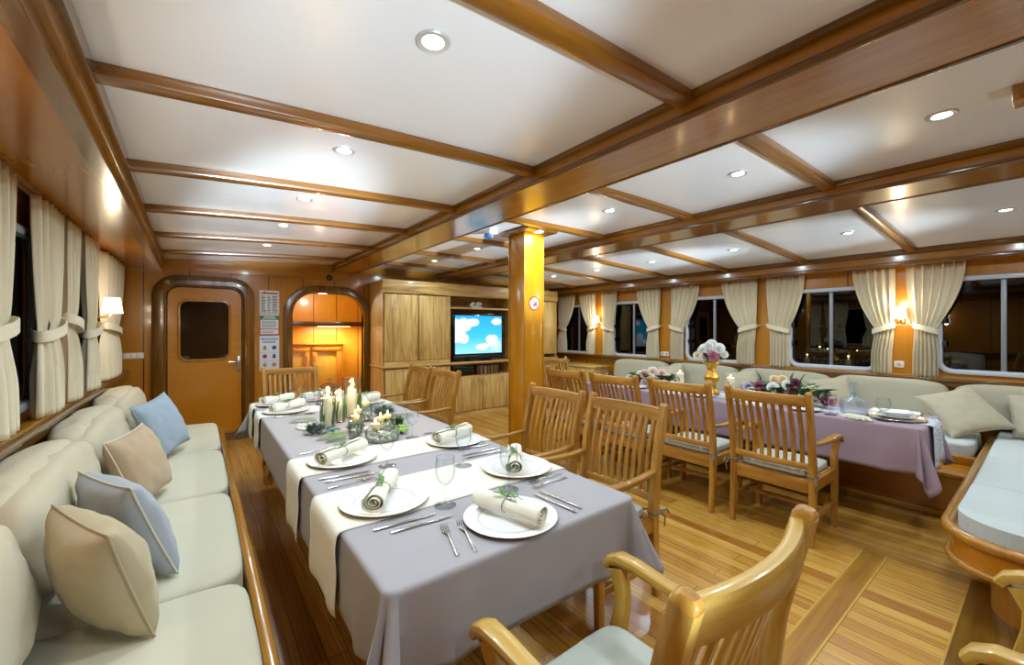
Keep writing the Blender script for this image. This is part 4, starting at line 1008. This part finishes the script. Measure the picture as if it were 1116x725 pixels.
def make_fork():
    t = thing('fork', '', 'fork')
    pts = [(0, -.1, .003), (0, -.085, .004), (0, -.02, .006), (0, .02, .010), (0, .04, .009), (0, .055, .004)]
    M().sweep([(math.cos(2*PI*k/10), math.sin(2*PI*k/10)) for k in range(10)], pts, scale=[(.004, .0016), (.0055, .0022), (.0035, .002), (.003, .0018), (.007, .0014), (.0125, .0011)]).obj('handle', STEEL, t)
    m = M()
    for k in range(4):
        x = -.0108+.0072*k; m.sweep([(-1, -1), (1, -1), (1, 1), (-1, 1)], [(x*.98, .052, .0042), (x, .07, .0035), (x, .09, .006), (x, .103, .0095)], scale=[(.0026, .0008), (.0019, .0008), (.0017, .0007), (.001, .0005)])
    m.obj('tines', STEEL, t); return t
def make_knife():
    t = thing('knife', '', 'knife')
    M().sweep([(math.cos(2*PI*k/10), math.sin(2*PI*k/10)) for k in range(10)], [(0, -.115, .004), (0, -.10, .0045), (0, -.04, .0045), (0, -.005, .0045), (0, .002, .004)], scale=[(.003, .002), (.0062, .0038), (.0052, .0036), (.0048, .003), (.006, .0015)]).obj('handle', STEEL, t)
    M().prism([(-.006, 0), (.0065, 0), (.0085, .05), (.008, .085), (.004, .105), (-.003, .112), (-.006, .1)], (0, 0, .0014), (0, 0, .0033), (1, 0, 0), (0, 1, 0)).obj('blade', STEEL, t)
    return t
PROTO = {}
def put(kind, maker, loc, rz, label, group):
    if kind not in PROTO:
        o = maker(); PROTO[kind] = o; o.location = loc; o.rotation_euler = (0, 0, rz); o['label'] = label; o['group'] = group; return o
    return dup(PROTO[kind], loc, rz, label, group=group)
GT = 'place settings on the grey table'
P_ = lambda x, y, lb, z=RUNZ: put('plate', make_plate, (x, y, z), 0, lb, 'white plates on the grey table')
P_(.88, 1.168, 'white plate at the near head of the grey table, carrying the largest rolled napkin', TOPZ)
P_(.575, 1.575, 'white plate on the sofa side of the grey table, on the nearest cream runner')
P_(.585, 2.20, 'white plate on the sofa side of the grey table, on the runner before the candles')
P_(1.215, 1.565, 'white plate on the pillar side of the grey table, on the nearest cream runner')
P_(1.21, 2.16, 'white plate on the pillar side of the grey table, on the runner before the candles')
P_(.56, 3.76, 'white plate on the sofa side just beyond the candle centrepiece on the grey table')
P_(.55, 4.16, 'white plate on the sofa side at the far end of the grey table')
P_(1.2, 3.77, 'white plate on the pillar side beyond the candle centrepiece, by the far chairs')
P_(.87, 4.24, 'white plate at the far head of the grey table before the facing chair')
def nap(A, B, lb, z, seed):
    d = (B[0]-A[0], B[1]-A[1]); k = ('napkin', seed % 3)
    return put(k, lambda: make_napkin(seed % 3+1), ((A[0]+B[0])/2, (A[1]+B[1])/2, z+.019), math.atan2(d[1], d[0]), lb, 'rolled napkins on the grey table')
nap((.832, 1.30), (.908, 1.04), 'rolled cream napkin with sprig on the plate at the near head of the grey table', TOPZ, 0)
nap((.50, 1.475), (.64, 1.69), 'rolled cream napkin pointing its spiral end at the camera, sofa side, nearest runner', RUNZ, 1)
nap((.47, 2.115), (.70, 2.26), 'rolled cream napkin with green sprig, sofa side, just before the candle centrepiece', RUNZ, 2)
nap((1.13, 1.47), (1.29, 1.67), 'rolled cream napkin seen behind a wine glass, pillar side, nearest runner', RUNZ, 1)
nap((1.08, 2.115), (1.33, 2.21), 'rolled cream napkin on the pillar side plate nearest the candle centrepiece', RUNZ, 2)
nap((.45, 3.70), (.69, 3.85), 'rolled white napkin on the sofa side just beyond the candle centrepiece', RUNZ, 0)
nap((.44, 4.12), (.68, 4.26), 'rolled white napkin on the sofa side at the far end of the grey table', RUNZ, 1)
nap((1.08, 3.74), (1.32, 3.82), 'rolled white napkin on the pillar side beyond the candle centrepiece', RUNZ, 2)
nap((.77, 4.18), (.98, 4.30), 'rolled white napkin on the plate at the far head of the grey table', RUNZ, 0)
W_ = lambda x, y, lb, z=TOPZ: put('glass', wineglass, (x, y, z), 0, lb, 'wine glasses on the grey table')
W_(.745, 1.40, 'empty wine glass between the two nearest plates on the sofa side of the grey table', RUNZ-.0016)
W_(1.035, 1.385, 'empty wine glass in front of the napkin on the pillar side of the grey table')
W_(1.03, 1.75, 'empty wine glass between the two pillar side plates of the grey table', RUNZ)
W_(.735, 1.98, 'empty wine glass between the near spiral napkin and the candle centrepiece')
W_(1.05, 2.40, 'empty wine glass just right of the candle centrepiece on the grey table')
W_(.70, 3.575, 'empty wine glass just left of the tall candle vases, sofa side')
W_(.70, 3.985, 'wine glass far on the sofa side, between the two far runners of the grey table')
W_(.69, 4.385, 'wine glass at the far end of the grey table before the facing chair')
def cut(kind, maker, handle, tip, lb, z=TOPZ):
    d = (tip[0]-handle[0], tip[1]-handle[1])
    put(kind, maker, ((handle[0]+tip[0])/2, (handle[1]+tip[1])/2, z), math.atan2(d[1], d[0])-PI/2, lb, kind+'s on the grey table')
F_ = lambda h, t, lb, z=TOPZ: cut('fork', make_fork, h, t, lb, z); K_ = lambda h, t, lb, z=TOPZ: cut('knife', make_knife, h, t, lb, z)
F_((.61, 1.065), (.665, 1.265), 'steel fork left of the near head plate, the outer of the pair')
F_((.662, 1.045), (.722, 1.255), 'steel fork left of the near head plate, the one next to the plate')
K_((1.10, 1.06), (1.085, 1.28), 'steel knife right of the near head plate, next to the plate')
K_((1.14, 1.07), (1.125, 1.29), 'steel knife right of the near head plate, the outer of the pair')
K_((.46, 1.37), (.69, 1.36), 'steel knife on the near side of the spiral napkin plate, next to the runner')
K_((.49, 1.32), (.74, 1.31), 'steel knife on the near side of the spiral napkin plate, nearest the forks')
F_((.43, 1.845), (.63, 1.855), 'steel fork between the two sofa side plates, closer to the spiral napkin')
K_((.42, 1.98), (.65, 1.955), 'steel knife between the two sofa side plates, next to the farther runner')
K_((.43, 1.93), (.67, 1.905), 'steel knife between the two sofa side plates, in the middle of the gap')
F_((.43, 2.44), (.63, 2.45), 'steel fork just before the green sprigs of the centrepiece, sofa side')
F_((1.34, 1.385), (1.14, 1.38), 'steel fork on the pillar side, next to the nearest runner')
F_((1.325, 1.335), (1.125, 1.33), 'steel fork on the pillar side, the one closer to the near head plate')
K_((1.32, 1.845), (1.09, 1.845), 'steel knife on the pillar side, just past the nearest runner')
K_((1.33, 1.895), (1.10, 1.895), 'steel knife on the pillar side, midway between the two plates')
F_((1.34, 1.985), (1.14, 1.985), 'steel fork on the pillar side before the runner near the candles, inner one')
F_((1.335, 2.03), (1.135, 2.03), 'steel fork on the pillar side touching the runner near the candles')
K_((1.36, 2.43), (1.13, 2.43), 'steel knife on the pillar side beside the candle centrepiece')
K_((.44, 3.565), (.67, 3.56), 'steel knife beyond the candle vases, sofa side of the grey table')

# ---- candle centrepiece
WAX = plain('candle_wax', 'f2e6c8', .5, var=.04); FL = emit('flame', 'ffd27a', 26); WICK = plain('wick', '2a2018', .9)
def flame(p, z, s=1, e=.5):
    M().lathe([(0, 0), (.0045*s, .005*s), (.0055*s, .011*s), (.003*s, .02*s), (.0005, .028*s)], 12, (0, 0, z+.006)).obj('flame', FL, p)
    M().tube([(0, 0, z-.002), (0, 0, z+.008)], .0012, 5, up=(1, 0, 0)).obj('wick', WICK, p)
    ld = bpy.data.lights.new('flame_light', 'POINT'); ld.energy = e; ld.color = (1, .66, .3); ld.shadow_soft_size = .012
    lo = bpy.data.objects.new('flame_light', ld); COL.objects.link(lo); lo.location = (0, 0, z+.055); lo.parent = p
def hurricane(x, y, r, h, label, ch, grp='tall glass candle vases'):
    t = thing('hurricane_vase', label, 'vase', (x, y, TOPZ), 0, grp)
    lathe_open(M(), [(0, .002), (r*.9, .002), (r, .006), (r, h), (r-.003, h), (r-.003, .012), (0, .01)], 40).obj('cylinder', GLV, t, angle=60)
    M().tube([(r*math.cos(2*PI*k/40), r*math.sin(2*PI*k/40), h) for k in range(40)], .0022, 6, True).obj('rim', GLV, t)
    m = M()
    for k in range(14):
        a = rnd.uniform(0, 2*PI); q = r*.80; leaf(m, (q*math.cos(a), q*math.sin(a), .012), (.1*math.cos(a+1.5), .1*math.sin(a+1.5), 1), rnd.uniform(.3, .72)*h, .016, .05)
    m.obj('grass', GREEN, t, angle=80)
    c = thing('pillar_candle', 'ivory pillar candle burning inside the '+label.split(',')[0], 'candle', (x, y, TOPZ+.0125), 0, 'burning candles in the centrepiece')
    rc = r*.5
    M().lathe([(0, 0), (rc, 0), (rc, ch-.006), (rc-.004, ch), (rc*.7, ch-.003), (0, ch-.006)], 28).obj('wax', WAX, c); flame(c, ch-.005, 1.3, .9)
hurricane(.70, 3.0, .052, .27, 'tall clear glass vase nearest the sofa, with green blades', .19)
hurricane(.925, 3.23, .070, .30, 'widest tall glass vase with the brightest candle', .20)
hurricane(.805, 3.12, .043, .25, 'slim glass vase standing between the two larger candle vases', .15)
PEB = plain('pebble', 'dfe0d4', .5, var=.2)
def bowl(x, y, r, h, label, n):
    t = thing('glass_bowl', label, 'bowl', (x, y, TOPZ), 0, 'low glass bowls of the centrepiece')
    lathe_open(M(), [(0, .002), (r*.95, .002), (r, .008), (r, h), (r-.003, h), (r-.003, .012), (0, .01)], 40).obj('bowl', GLV, t, angle=60)
    M().tube([(r*math.cos(2*PI*k/40), r*math.sin(2*PI*k/40), h) for k in range(40)], .002, 6, True).obj('rim', GLV, t)
    m = M()
    for k in range(n):
        a = rnd.uniform(0, 2*PI); q = (r-.016)*math.sqrt(rnd.random()); m.ball((q*math.cos(a), q*math.sin(a), .020+rnd.uniform(0, h*.3)), rnd.uniform(.006, .010), 1, (1.2, 1, .8))
    o = m.obj('pebbles', PEB, t, angle=80); o['kind'] = 'stuff'
    m = M()
    for k in range(int(n*.6)):
        a = rnd.uniform(0, 2*PI); q = (r-.015)*rnd.uniform(.6, 1); leaf(m, (q*math.cos(a), q*math.sin(a), .02), (rnd.uniform(-1, 1), rnd.uniform(-1, 1), 1.6), rnd.uniform(.02, h*.75), .013, .3)
    m.obj('moss', GREYG, t, angle=80)
bowl(.885, 2.46, .10, .075, 'wide low glass bowl of pebbles and moss at the near end of the centrepiece', 60)
bowl(.765, 2.60, .040, .115, 'small glass tumbler with a floating candle beside the wide bowl', 18)
bowl(.88, 2.93, .040, .085, 'short glass tumbler with a candle in the middle of the centrepiece', 18)
bowl(.965, 3.03, .045, .115, 'glass tumbler with the hindmost small candle, beside the widest vase', 20)
bowl(.975, 2.69, .075, .07, 'shallow glass bowl with two candles behind the wide bowl', 40)
def tealight(x, y, z, r, label):
    c = thing('floating_candle', label, 'candle', (x, y, z), 0, 'burning candles in the centrepiece')
    M().lathe([(0, 0), (r*.75, 0), (r, .014), (r*.95, .024), (r*.6, .022), (0, .021)], 24).obj('wax', plain('candle_yellow', 'f2dc98', .45, var=.04), c); flame(c, .021, 1, .45)
tealight(.85, 2.49, TOPZ+.076, .027, 'yellow floating candle on the wide bowl, nearest the camera')
tealight(.945, 2.665, TOPZ+.071, .026, 'cream floating candle on the shallow bowl, nearer one')
tealight(1.01, 2.715, TOPZ+.071, .026, 'yellow floating candle on the shallow bowl, pillar side')
tealight(.765, 2.60, TOPZ+.117, .026, 'floating candle on the small tumbler, nearest the sofa')
tealight(.88, 2.93, TOPZ+.087, .025, 'floating candle on the short tumbler in the middle of the centrepiece')
tealight(.965, 3.03, TOPZ+.117, .026, 'floating candle on the hindmost tumbler beside the widest vase')
def succulent(x, y, z, r, mat, label):
    t = thing('succulent', label, 'succulent', (x, y, z), 0, 'succulents in the centrepiece'); m = M()
    for L, n, el in ((1, 9, .25), (.8, 8, .6), (.55, 6, 1.0), (.3, 5, 1.5)):
        for k in range(n):
            a = 2*PI*k/n+el*2; leaf(m, (0, 0, .012), (math.cos(a), math.sin(a), el), r*L, r*.5, .35)
    m.obj('rosette', mat, t, angle=80, solid=.003)
    M().lathe([(0, 0), (.012, 0), (.010, .016), (0, .017)], 10).obj('stem', DGREEN, t)
LIME = plain('succulent_lime', '84b83e', .45, var=.25); TEAL = plain('succulent_teal', '4f7f84', .5, var=.2)
succulent(1.03, 2.535, TOPZ, .052, LIME, 'lime green succulent right of the wide pebble bowl')
succulent(1.075, 2.625, TOPZ, .048, LIME, 'lime green succulent farther along, beside the yellow floating candle')
succulent(.69, 2.82, TOPZ, .05, TEAL, 'dark teal succulent before the tall vases, sofa side')
def bush(x, y, rx, ry, h, n, mat, label, seed, grp='leafy tufts in the centrepiece', w=.018):
    t = thing('foliage_tuft', label, 'foliage', (x, y, TOPZ), 0, grp); R_ = random.Random(seed); m = M()
    for k in range(n):
        a = R_.uniform(0, 2*PI); q = math.sqrt(R_.random()); b = (rx*q*math.cos(a), ry*q*math.sin(a), R_.uniform(.002, h*.6*(1-q*.5)))
        leaf(m, b, (math.cos(a)*R_.uniform(.3, 1), math.sin(a)*R_.uniform(.3, 1), R_.uniform(.3, 1.2)), R_.uniform(.3, .6)*h+.012, w, .3)
    m.obj('leaves', mat, t, angle=80)
bush(.595, 2.865, .04, .04, .085, 150, GREYG, 'grey-green leafy tuft in front of the tall vase nearest the sofa', 3)
bush(.81, 2.755, .04, .05, .075, 150, DGREEN, 'dark green leafy tuft in the middle of the centrepiece', 4)
bush(1.14, 3.15, .06, .07, .10, 150, GREYG, 'grey-green leafy tuft on the pillar side of the centrepiece', 5)
bush(1.10, 2.80, .05, .06, .06, 90, DGREEN, 'dark green tuft behind the yellow floating candle', 6)
pc_ = thing('pine_cone', 'brown pine cone among the candles of the centrepiece', 'pine cone', (1.06, 2.90, TOPZ)); m = M()
for k in range(60):
    f = k/60; a = k*2.4; r_ = .024*math.sin(PI*(.12+.8*f)); leaf(m, (r_*.4*math.cos(a), r_*.4*math.sin(a), .006+.05*f), (math.cos(a), math.sin(a), .5), r_*.7+.003, .013, .2)
m.obj('scales', plain('cone_brown', '6a4a30', .8, var=.3), pc_, angle=80, solid=.0015); M().lathe([(0, 0), (.008, .0), (.012, .02), (.008, .045), (0, .055)], 10).obj('core', plain('cone_dark', '4a3020', .8), pc_)
def frond(x, y, ang, L, label, mat=GREEN):
    t = thing('fern_frond', label, 'leaf', (x, y, TOPZ+.002), ang, 'fern fronds in the centrepiece'); m = M()
    for k in range(14):
        f = .1+.9*k/14; w = .045*math.sin(PI*min(1, .25+f*.72))
        for s in (-1, 1): leaf(m, (L*f-.01, 0, .008+.012*math.sin(PI*f)), (.55, s, .12), w*.8+.008, .0095, .25)
    m.obj('leaflets', mat, t, angle=80); M().tube([(L*k/8, 0, .003+.012*math.sin(PI*k/8)) for k in range(9)], .0015, 5).obj('stem', DGREEN, t)
frond(.68, 3.25, 2.85, .18, 'bright green frond lying toward the sofa, left of the pebbles'); frond(.74, 2.74, -2.75, .20, 'bright green frond pointing at the camera, left of the small tumbler'); frond(.72, 2.66, -2.6, .15, 'green frond at the foot of the wide bowl, sofa side'); frond(1.10, 2.96, .25, .24, 'thin green frond reaching to the pillar side of the table', DGREEN); frond(1.03, 3.38, .6, .2, 'green frond beside the widest candle vase, pillar side', DGREEN)
m = M(); R_ = random.Random(5)
for k in range(170):
    a = R_.gauss(0, 1); b = R_.gauss(0, 1); x, y = .61+.035*a+.035*b, 3.0-.11*a+.035*b
    if abs(a) > 1.7 or abs(b) > 1.7 or y < 2.95: continue
    m.ball((x, y, TOPZ+.0075+.004*R_.random()*(abs(b) < .5)), R_.uniform(.007, .011), 1, (1.2, 1, .7))
tag(m.obj('pebbles', PEB, angle=80), 'white pebbles scattered on the grey table before the tall candle vases', 'pebbles', None, 'stuff')
# ---- glass dome
gd = thing('glass_dome', 'clear glass cloche with a knob at the far end of the grey table', 'cloche', (.93, 3.93, TOPZ+.016)); r = .095
lathe_open(M(), [(r, .0), (r, .1)]+[(r*math.cos(a*PI/16), .1+.075*math.sin(a*PI/16)) for a in range(1, 8)]+[(.008, .176), (.008, .186), (.018, .196), (.018, .206), (.008, .214), (0, .215)], 40).obj('dome', glass('dome_glass', 'f2f0f8', '9a94a8'), gd, angle=60)
M().tube([(r*math.cos(2*PI*k/40), r*math.sin(2*PI*k/40), .002) for k in range(40)], .0025, 6, True).obj('rim', GLS, gd)
tr = thing('cloche_tray', 'dark round tray under the glass cloche', 'tray', (.93, 3.93, TOPZ)); M().lathe([(0, 0), (.105, 0), (.115, .008), (.112, .014), (.0, .013)], 40).obj('tray', plain('tray_dark', '3a2c26', .3), tr); M().tube([(.113*math.cos(2*PI*k/40), .113*math.sin(2*PI*k/40), .012) for k in range(40)], .003, 6, True).obj('rim', plain('tray_dark', '3a2c26', .3), tr)

# ================================================================== THE MAUVE TABLE
ZL = ZT+.006
def petal_bloom(m, c, R, axis=(0, 0, 1), seed=0):
    ax = Vector(axis).normalized(); u = ax.orthogonal().normalized(); v = ax.cross(u); c = Vector(c)
    for lay, (n, tilt, sc) in enumerate(((6, 1.05, 1.0), (5, .75, .8), (5, .45, .6), (3, .15, .4))):
        for k in range(n):
            a = 2*PI*k/n+lay*.7+seed; d = u*math.cos(a)+v*math.sin(a); s = d.cross(ax); rows = []
            for i in range(4):
                f = i/3; out = R*sc*(.25+.75*math.sin(tilt)*f**.8); h = R*sc*(.15+.95*math.cos(tilt)*f-.25*math.sin(tilt)*(f**3)); w = R*sc*.62*math.sin(PI*(.25+.5*f))
                rows.append([c+d*(out-abs(q)**2*.12*R)+ax*h+s*(w*q) for q in (-1, -.5, 0, .5, 1)])
            m.grid(rows)
    return m
PET = {n: plain('petal_'+n, c, .6, var=.18) for n, c in dict(white='eef0ea', pink='e8c6bc', blush='f0d8c8', magenta='a0346a', plum='6e2c50', lilac='a08cc0', peach='f0cfa0', cream='f2ecc0', burgundy='6a1c30', mint='a8d4c4', rose='c87a94').items()}
def bouquet(x, y, z, label, blooms, leaves, base=None, nm='flower_arrangement'):
    t = thing(nm, label, 'flowers', (x, y, z))
    for k, (c, p, R) in enumerate(blooms):
        pv = Vector(p); ax = Vector((p[0]*1.2-.3, p[1]*1.2-.25, max(.12, p[2]-.02)*1.6))
        petal_bloom(M(), p, R*1.12, ax, k).obj('bloom', PET[c], t, angle=80, solid=.0012)
        m = M(); m.tube([(p[0]*.3, p[1]*.3, .01), (p[0]*.7, p[1]*.7, p[2]*.6), p], .0025, 5); m.obj('stem', DGREEN, t)
    m = M()
    for (px_, py_, pz_, dx, dy, dz, L, w) in leaves: leaf(m, (px_, py_, pz_), (dx, dy, dz), L*1.1, w*1.5, .25)
    m.obj('leaves', DGREEN, t, angle=80, solid=.001)
    return t
def rleaves(n, rx, ry, z0, z1, L, w, seed):
    R_ = random.Random(seed); o = []
    for k in range(n):
        a = R_.uniform(0, 2*PI); q = R_.uniform(.3, 1)
        o.append((rx*q*math.cos(a), ry*q*math.sin(a), R_.uniform(z0, z1), math.cos(a), math.sin(a), R_.uniform(.12, 1.1), L*R_.uniform(.6, 1.2), w*R_.uniform(.7, 1.2)))
    return o
# gold vase with the tall posy
va = thing('gold_vase', 'tall gold vase with a faceted waist standing on the mauve table', 'vase', (4.17, 2.12, ZL)); GOLD = plain('gold_leaf', 'd8a848', .32, .9, var=.3)
m = M(); rings = []
for i in range(37):
    f = i/36; z = .335*f; r_ = .055+.016*math.cos(f*4*PI)+.012*(f > .86)*(f-.86)*7; rings.append([(r_*(1+.05*math.cos(6*a+f*5))*math.cos(a), r_*(1+.05*math.cos(6*a+f*5))*math.sin(a), z) for a in [2*PI*k/36 for k in range(36)]])
m.loops(rings).obj('vase_body', GOLD, va, angle=50); M().lathe([(0, 0), (.078, 0), (.076, .012), (.06, .018), (0, .018)], 30).obj('foot', GOLD, va)
bouquet(4.17, 2.12, ZL+.337, 'posy of white and pink roses on top of the gold vase', [('white', (-.06, .06, .10), .05), ('white', (.0, .0, .165), .052), ('white', (.06, -.05, .13), .05), ('white', (-.02, -.08, .12), .05), ('white', (.03, .09, .12), .05), ('blush', (-.09, .03, .05), .045), ('rose', (-.06, -.045, .05), .055), ('white', (.0, -.12, .07), .042), ('cream', (-.05, .12, .05), .042), ('white', (.08, .05, .08), .045), ('white', (-.04, .01, .15), .045)], rleaves(26, .11, .12, .005, .06, .08, .035, 1), None, 'rose_posy')
# pink bouquet
B = [('blush', (-.02, .0, .16), .06), ('pink', (-.06, .08, .13), .055), ('pink', (.02, -.09, .14), .055), ('white', (-.08, -.02, .09), .05), ('pink', (-.09, -.10, .08), .05), ('white', (-.03, .16, .11), .05), ('burgundy', (-.10, .13, .05), .045), ('burgundy', (-.08, -.04, .045), .04), ('white', (-.05, .29, .07), .045), ('blush', (-.08, -.19, .05), .045), ('burgundy', (.0, -.18, .08), .042), ('white', (.07, .05, .12), .05), ('blush', (.06, -.13, .1), .05), ('white', (-.02, -.26, .05), .042), ('pink', (-.10, .05, .04), .045)]
bouquet(4.24, 2.84, ZL, 'low round bouquet of pink and white blooms on the far half of the mauve table', B, rleaves(110, .11, .26, .035, .10, .09, .045, 2))
# mixed bouquet
B = [('magenta', (-.07, -.06, .10), .058), ('white', (-.05, .10, .12), .052), ('white', (-.02, -.0, .15), .05), ('plum', (-.08, .17, .08), .048), ('magenta', (-.04, .22, .13), .045), ('peach', (.03, .12, .19), .042), ('peach', (.02, .05, .2), .04), ('plum', (.02, -.05, .17), .05), ('cream', (-.04, -.14, .13), .036), ('cream', (-.02, -.19, .14), .036), ('cream', (-.07, -.13, .09), .034), ('lilac', (-.02, .32, .10), .045), ('lilac', (-.06, .36, .06), .04), ('mint', (-.08, .27, .07), .045), ('mint', (-.07, .21, .05), .04), ('burgundy', (-.09, .03, .06), .045), ('plum', (-.08, -.29, .06), .04), ('rose', (-.06, -.33, .055), .036), ('cream', (-.06, -.27, .09), .026), ('blush', (-.08, -.22, .06), .035), ('white', (.05, -.12, .12), .045)]
lv = rleaves(150, .11, .30, .035, .12, .09, .045, 3)+[(.0, -.10, .12, .1, -.25, 1, .17, .035), (-.02, -.20, .09, -.1, -.8, .5, .12, .07), (.03, .24, .14, 0, .3, 1, .12, .03), (.02, -.03, .16, .1, -.1, 1, .12, .03)]
bouquet(4.24, 1.46, ZL, 'long mixed bouquet of magenta, white and cream blooms on the mauve table', B, lv)
def candlestand(x, y, label, lab2):
    t = thing('candle_stand', label, 'candle holder', (x, y, ZL), 0, 'glass candle stands on the mauve table')
    lathe_open(M(), [(0, 0), (.045, 0), (.045, .005), (.01, .012), (.007, .05), (.02, .07), (.06, .076), (.062, .085), (.058, .085), (.055, .08), (0, .078)], 32).obj('stand', GLV, t, angle=60)
    M().tube([(.06*math.cos(2*PI*k/32), .06*math.sin(2*PI*k/32), .0855) for k in range(32)], .002, 6, True).obj('rim', GLV, t)
    c = thing('pillar_candle', lab2, 'candle', (x, y, ZL+.0815), 0, 'pillar candles on the mauve table')
    M().lathe([(0, 0), (.037, 0), (.037, .10), (.033, .106), (.02, .103), (0, .101)], 28).obj('wax', WAX, c)
    m = M(); [m.b(-.0375+.0005*k, -.036, -.014+.01*k, -.006+.01*k, .015+.012*k, .055+.01*k) for k in range(3)]; m.obj('gold_flake', GOLD, c); flame(c, .103, 1, .4)
candlestand(4.18, 2.47, 'glass candle stand between the pink bouquet and the gold vase', 'ivory pillar candle with gold flakes between the pink bouquet and the gold vase')
candlestand(4.17, 1.93, 'glass candle stand between the gold vase and the mixed bouquet', 'ivory pillar candle with gold flakes between the gold vase and the mixed bouquet')
# decanter
de = thing('decanter', 'square cut-glass decanter with a flared stopper on the mauve table', 'decanter', (4.09, .955, ZL)); CUT = glass('cut_crystal', 'eef3f7', 'b4c2ce', .08, 2.4, 1.45, .16)
m = M(); rings = []
for r_, z, n_ in ((.066, .0, 8), (.074, .006, 8), (.076, .085, 8), (.070, .11, 7), (.04, .128, 4), (.02, .14, 2), (.018, .16, 2), (.026, .165, 2)):
    rings.append([((abs(math.cos(a))**n_+abs(math.sin(a))**n_)**(-1/n_)*r_*math.cos(a+.5), (abs(math.cos(a))**n_+abs(math.sin(a))**n_)**(-1/n_)*r_*math.sin(a+.5), z) for a in [2*PI*k/40 for k in range(40)]])
m.loops(rings).obj('bottle', CUT, de, angle=35)
M().lathe([(0, .166), (.016, .166), (.018, .175), (.024, .20), (.033, .235), (.031, .242), (0, .243)], 8).obj('stopper', CUT, de, angle=20)
PP = 'place settings on the mauve table'
G2_ = lambda x, y, lb: put('glass2', lambda: wineglass(1), (x, y, ZT+.0018), 0, lb, 'wine glasses on the mauve table')
G2_(3.985, .755, 'round wine glass nearest the near end of the mauve table'); G2_(3.93, 1.06, 'round wine glass just beside the decanter'); G2_(3.97, 1.78, 'round wine glass seen past the second chair of the mauve table'); G2_(3.98, 2.66, 'round wine glass near the pink bouquet on the aisle side'); G2_(3.96, 3.3, 'round wine glass at the far end of the mauve table')
P2 = lambda x, y, lb, z=ZL: put('plate2', lambda: make_plate(.115), (x, y, z), 0, lb, 'white plates on the mauve table')
P2(3.975, 1.25, 'white plate beside the decanter in front of the mixed bouquet'); P2(3.97, 2.12, 'white plate in front of the gold vase'); P2(3.96, 2.87, 'white plate in front of the pink bouquet'); P2(3.99, 3.45, 'white plate at the far end of the mauve table')
ct = thing('charger', 'large silver charger under the bowl at the near end of the mauve table', 'charger', (4.15, .715, ZL)); M().lathe([(0, 0), (.15, 0), (.17, .008), (.168, .012), (.15, .006), (0, .006)], 48).obj('tray', plain('charger_silver', 'c8c4bc', .2, .8), ct); M().tube([(.168*math.cos(2*PI*k/40), .168*math.sin(2*PI*k/40), .0105) for k in range(40)], .0025, 6, True).obj('rim', plain('charger_silver', 'c8c4bc', .2, .8), ct)
P2(4.15, .715, 'white plate stacked on the silver charger at the near end', ZL+.0075)
bw = thing('bowl', 'white square bowl stacked on the near end plate of the mauve table', 'bowl', (4.15, .715, ZL+.0165)); m = M(); rings = []
for r_, z in ((.05, .0), (.06, .004), (.092, .036), (.09, .038), (.055, .009), (.001, .006)): rings.append([((abs(math.cos(a))**5+abs(math.sin(a))**5)**(-.2)*r_*math.cos(a+.4), (abs(math.cos(a))**5+abs(math.sin(a))**5)**(-.2)*r_*math.sin(a+.4), z) for a in [2*PI*k/40 for k in range(40)]])
m.loops(rings).obj('bowl', CHINA, bw, angle=45)
def fan(x, y, rz, label, z, n=7, L=.16):
    t = thing('folded_napkin', label, 'napkin', (x, y, z), rz, 'folded napkins on the mauve table'); m = M()
    for k in range(n):
        a = lerp(-.9, .9, k/(n-1)); d = Vector((math.cos(a), math.sin(a), 0)); s_ = Vector((-d.y, d.x, 0))
        m.grid([[Vector((0, 0, .004))-s_*.006, Vector((0, 0, .014)), Vector((0, 0, .004))+s_*.006], [d*L*.6-s_*.02+Vector((0, 0, .003)), d*L*.6+Vector((0, 0, .024)), d*L*.6+s_*.02+Vector((0, 0, .003))], [d*L-s_*.003+Vector((0, 0, .002)), d*L+Vector((0, 0, .006)), d*L+s_*.003+Vector((0, 0, .002))]])
    m.obj('folds', NAPK, t, angle=50, solid=.0015)
    M().tube([(-.004, -.012, .006), (-.004, 0, .019), (-.004, .012, .006)], .004, 6, up=(1, 0, 0)).obj('napkin_ring', GOLD, t)
fan(3.985, .86, 2.7, 'cream napkin fanned out on the aisle edge of the mauve table before the decanter', ZL)
fan(4.42, .62, 1.2, 'cream napkin fanned out on the far side of the near end bowl', ZT+.002, 7, .13)
fan(3.97, 1.60, 3.1, 'white napkin fanned out in front of the mixed bouquet, aisle edge', ZT+.002)
fan(3.97, 2.38, 3.1, 'white napkin fanned out between the gold vase and the pink bouquet', ZT+.002)
mc = thing('menu_card', 'pale green tipped folded card on the far side of the near end bowl', 'card', (4.36, .86, ZT+.002), .5); M().grid([[(-.07, -.05, .001), (-.07, 0, .03), (-.07, .05, .001)], [(.07, -.05, .001), (.07, 0, .03), (.07, .05, .001)]]).obj('card', plain('card_white', 'ecebdf', .6, var=.03), mc, angle=10, solid=.0012); M().b(.045, .07, -.004, .004, .027, .034).obj('green_tip', LIME, mc)
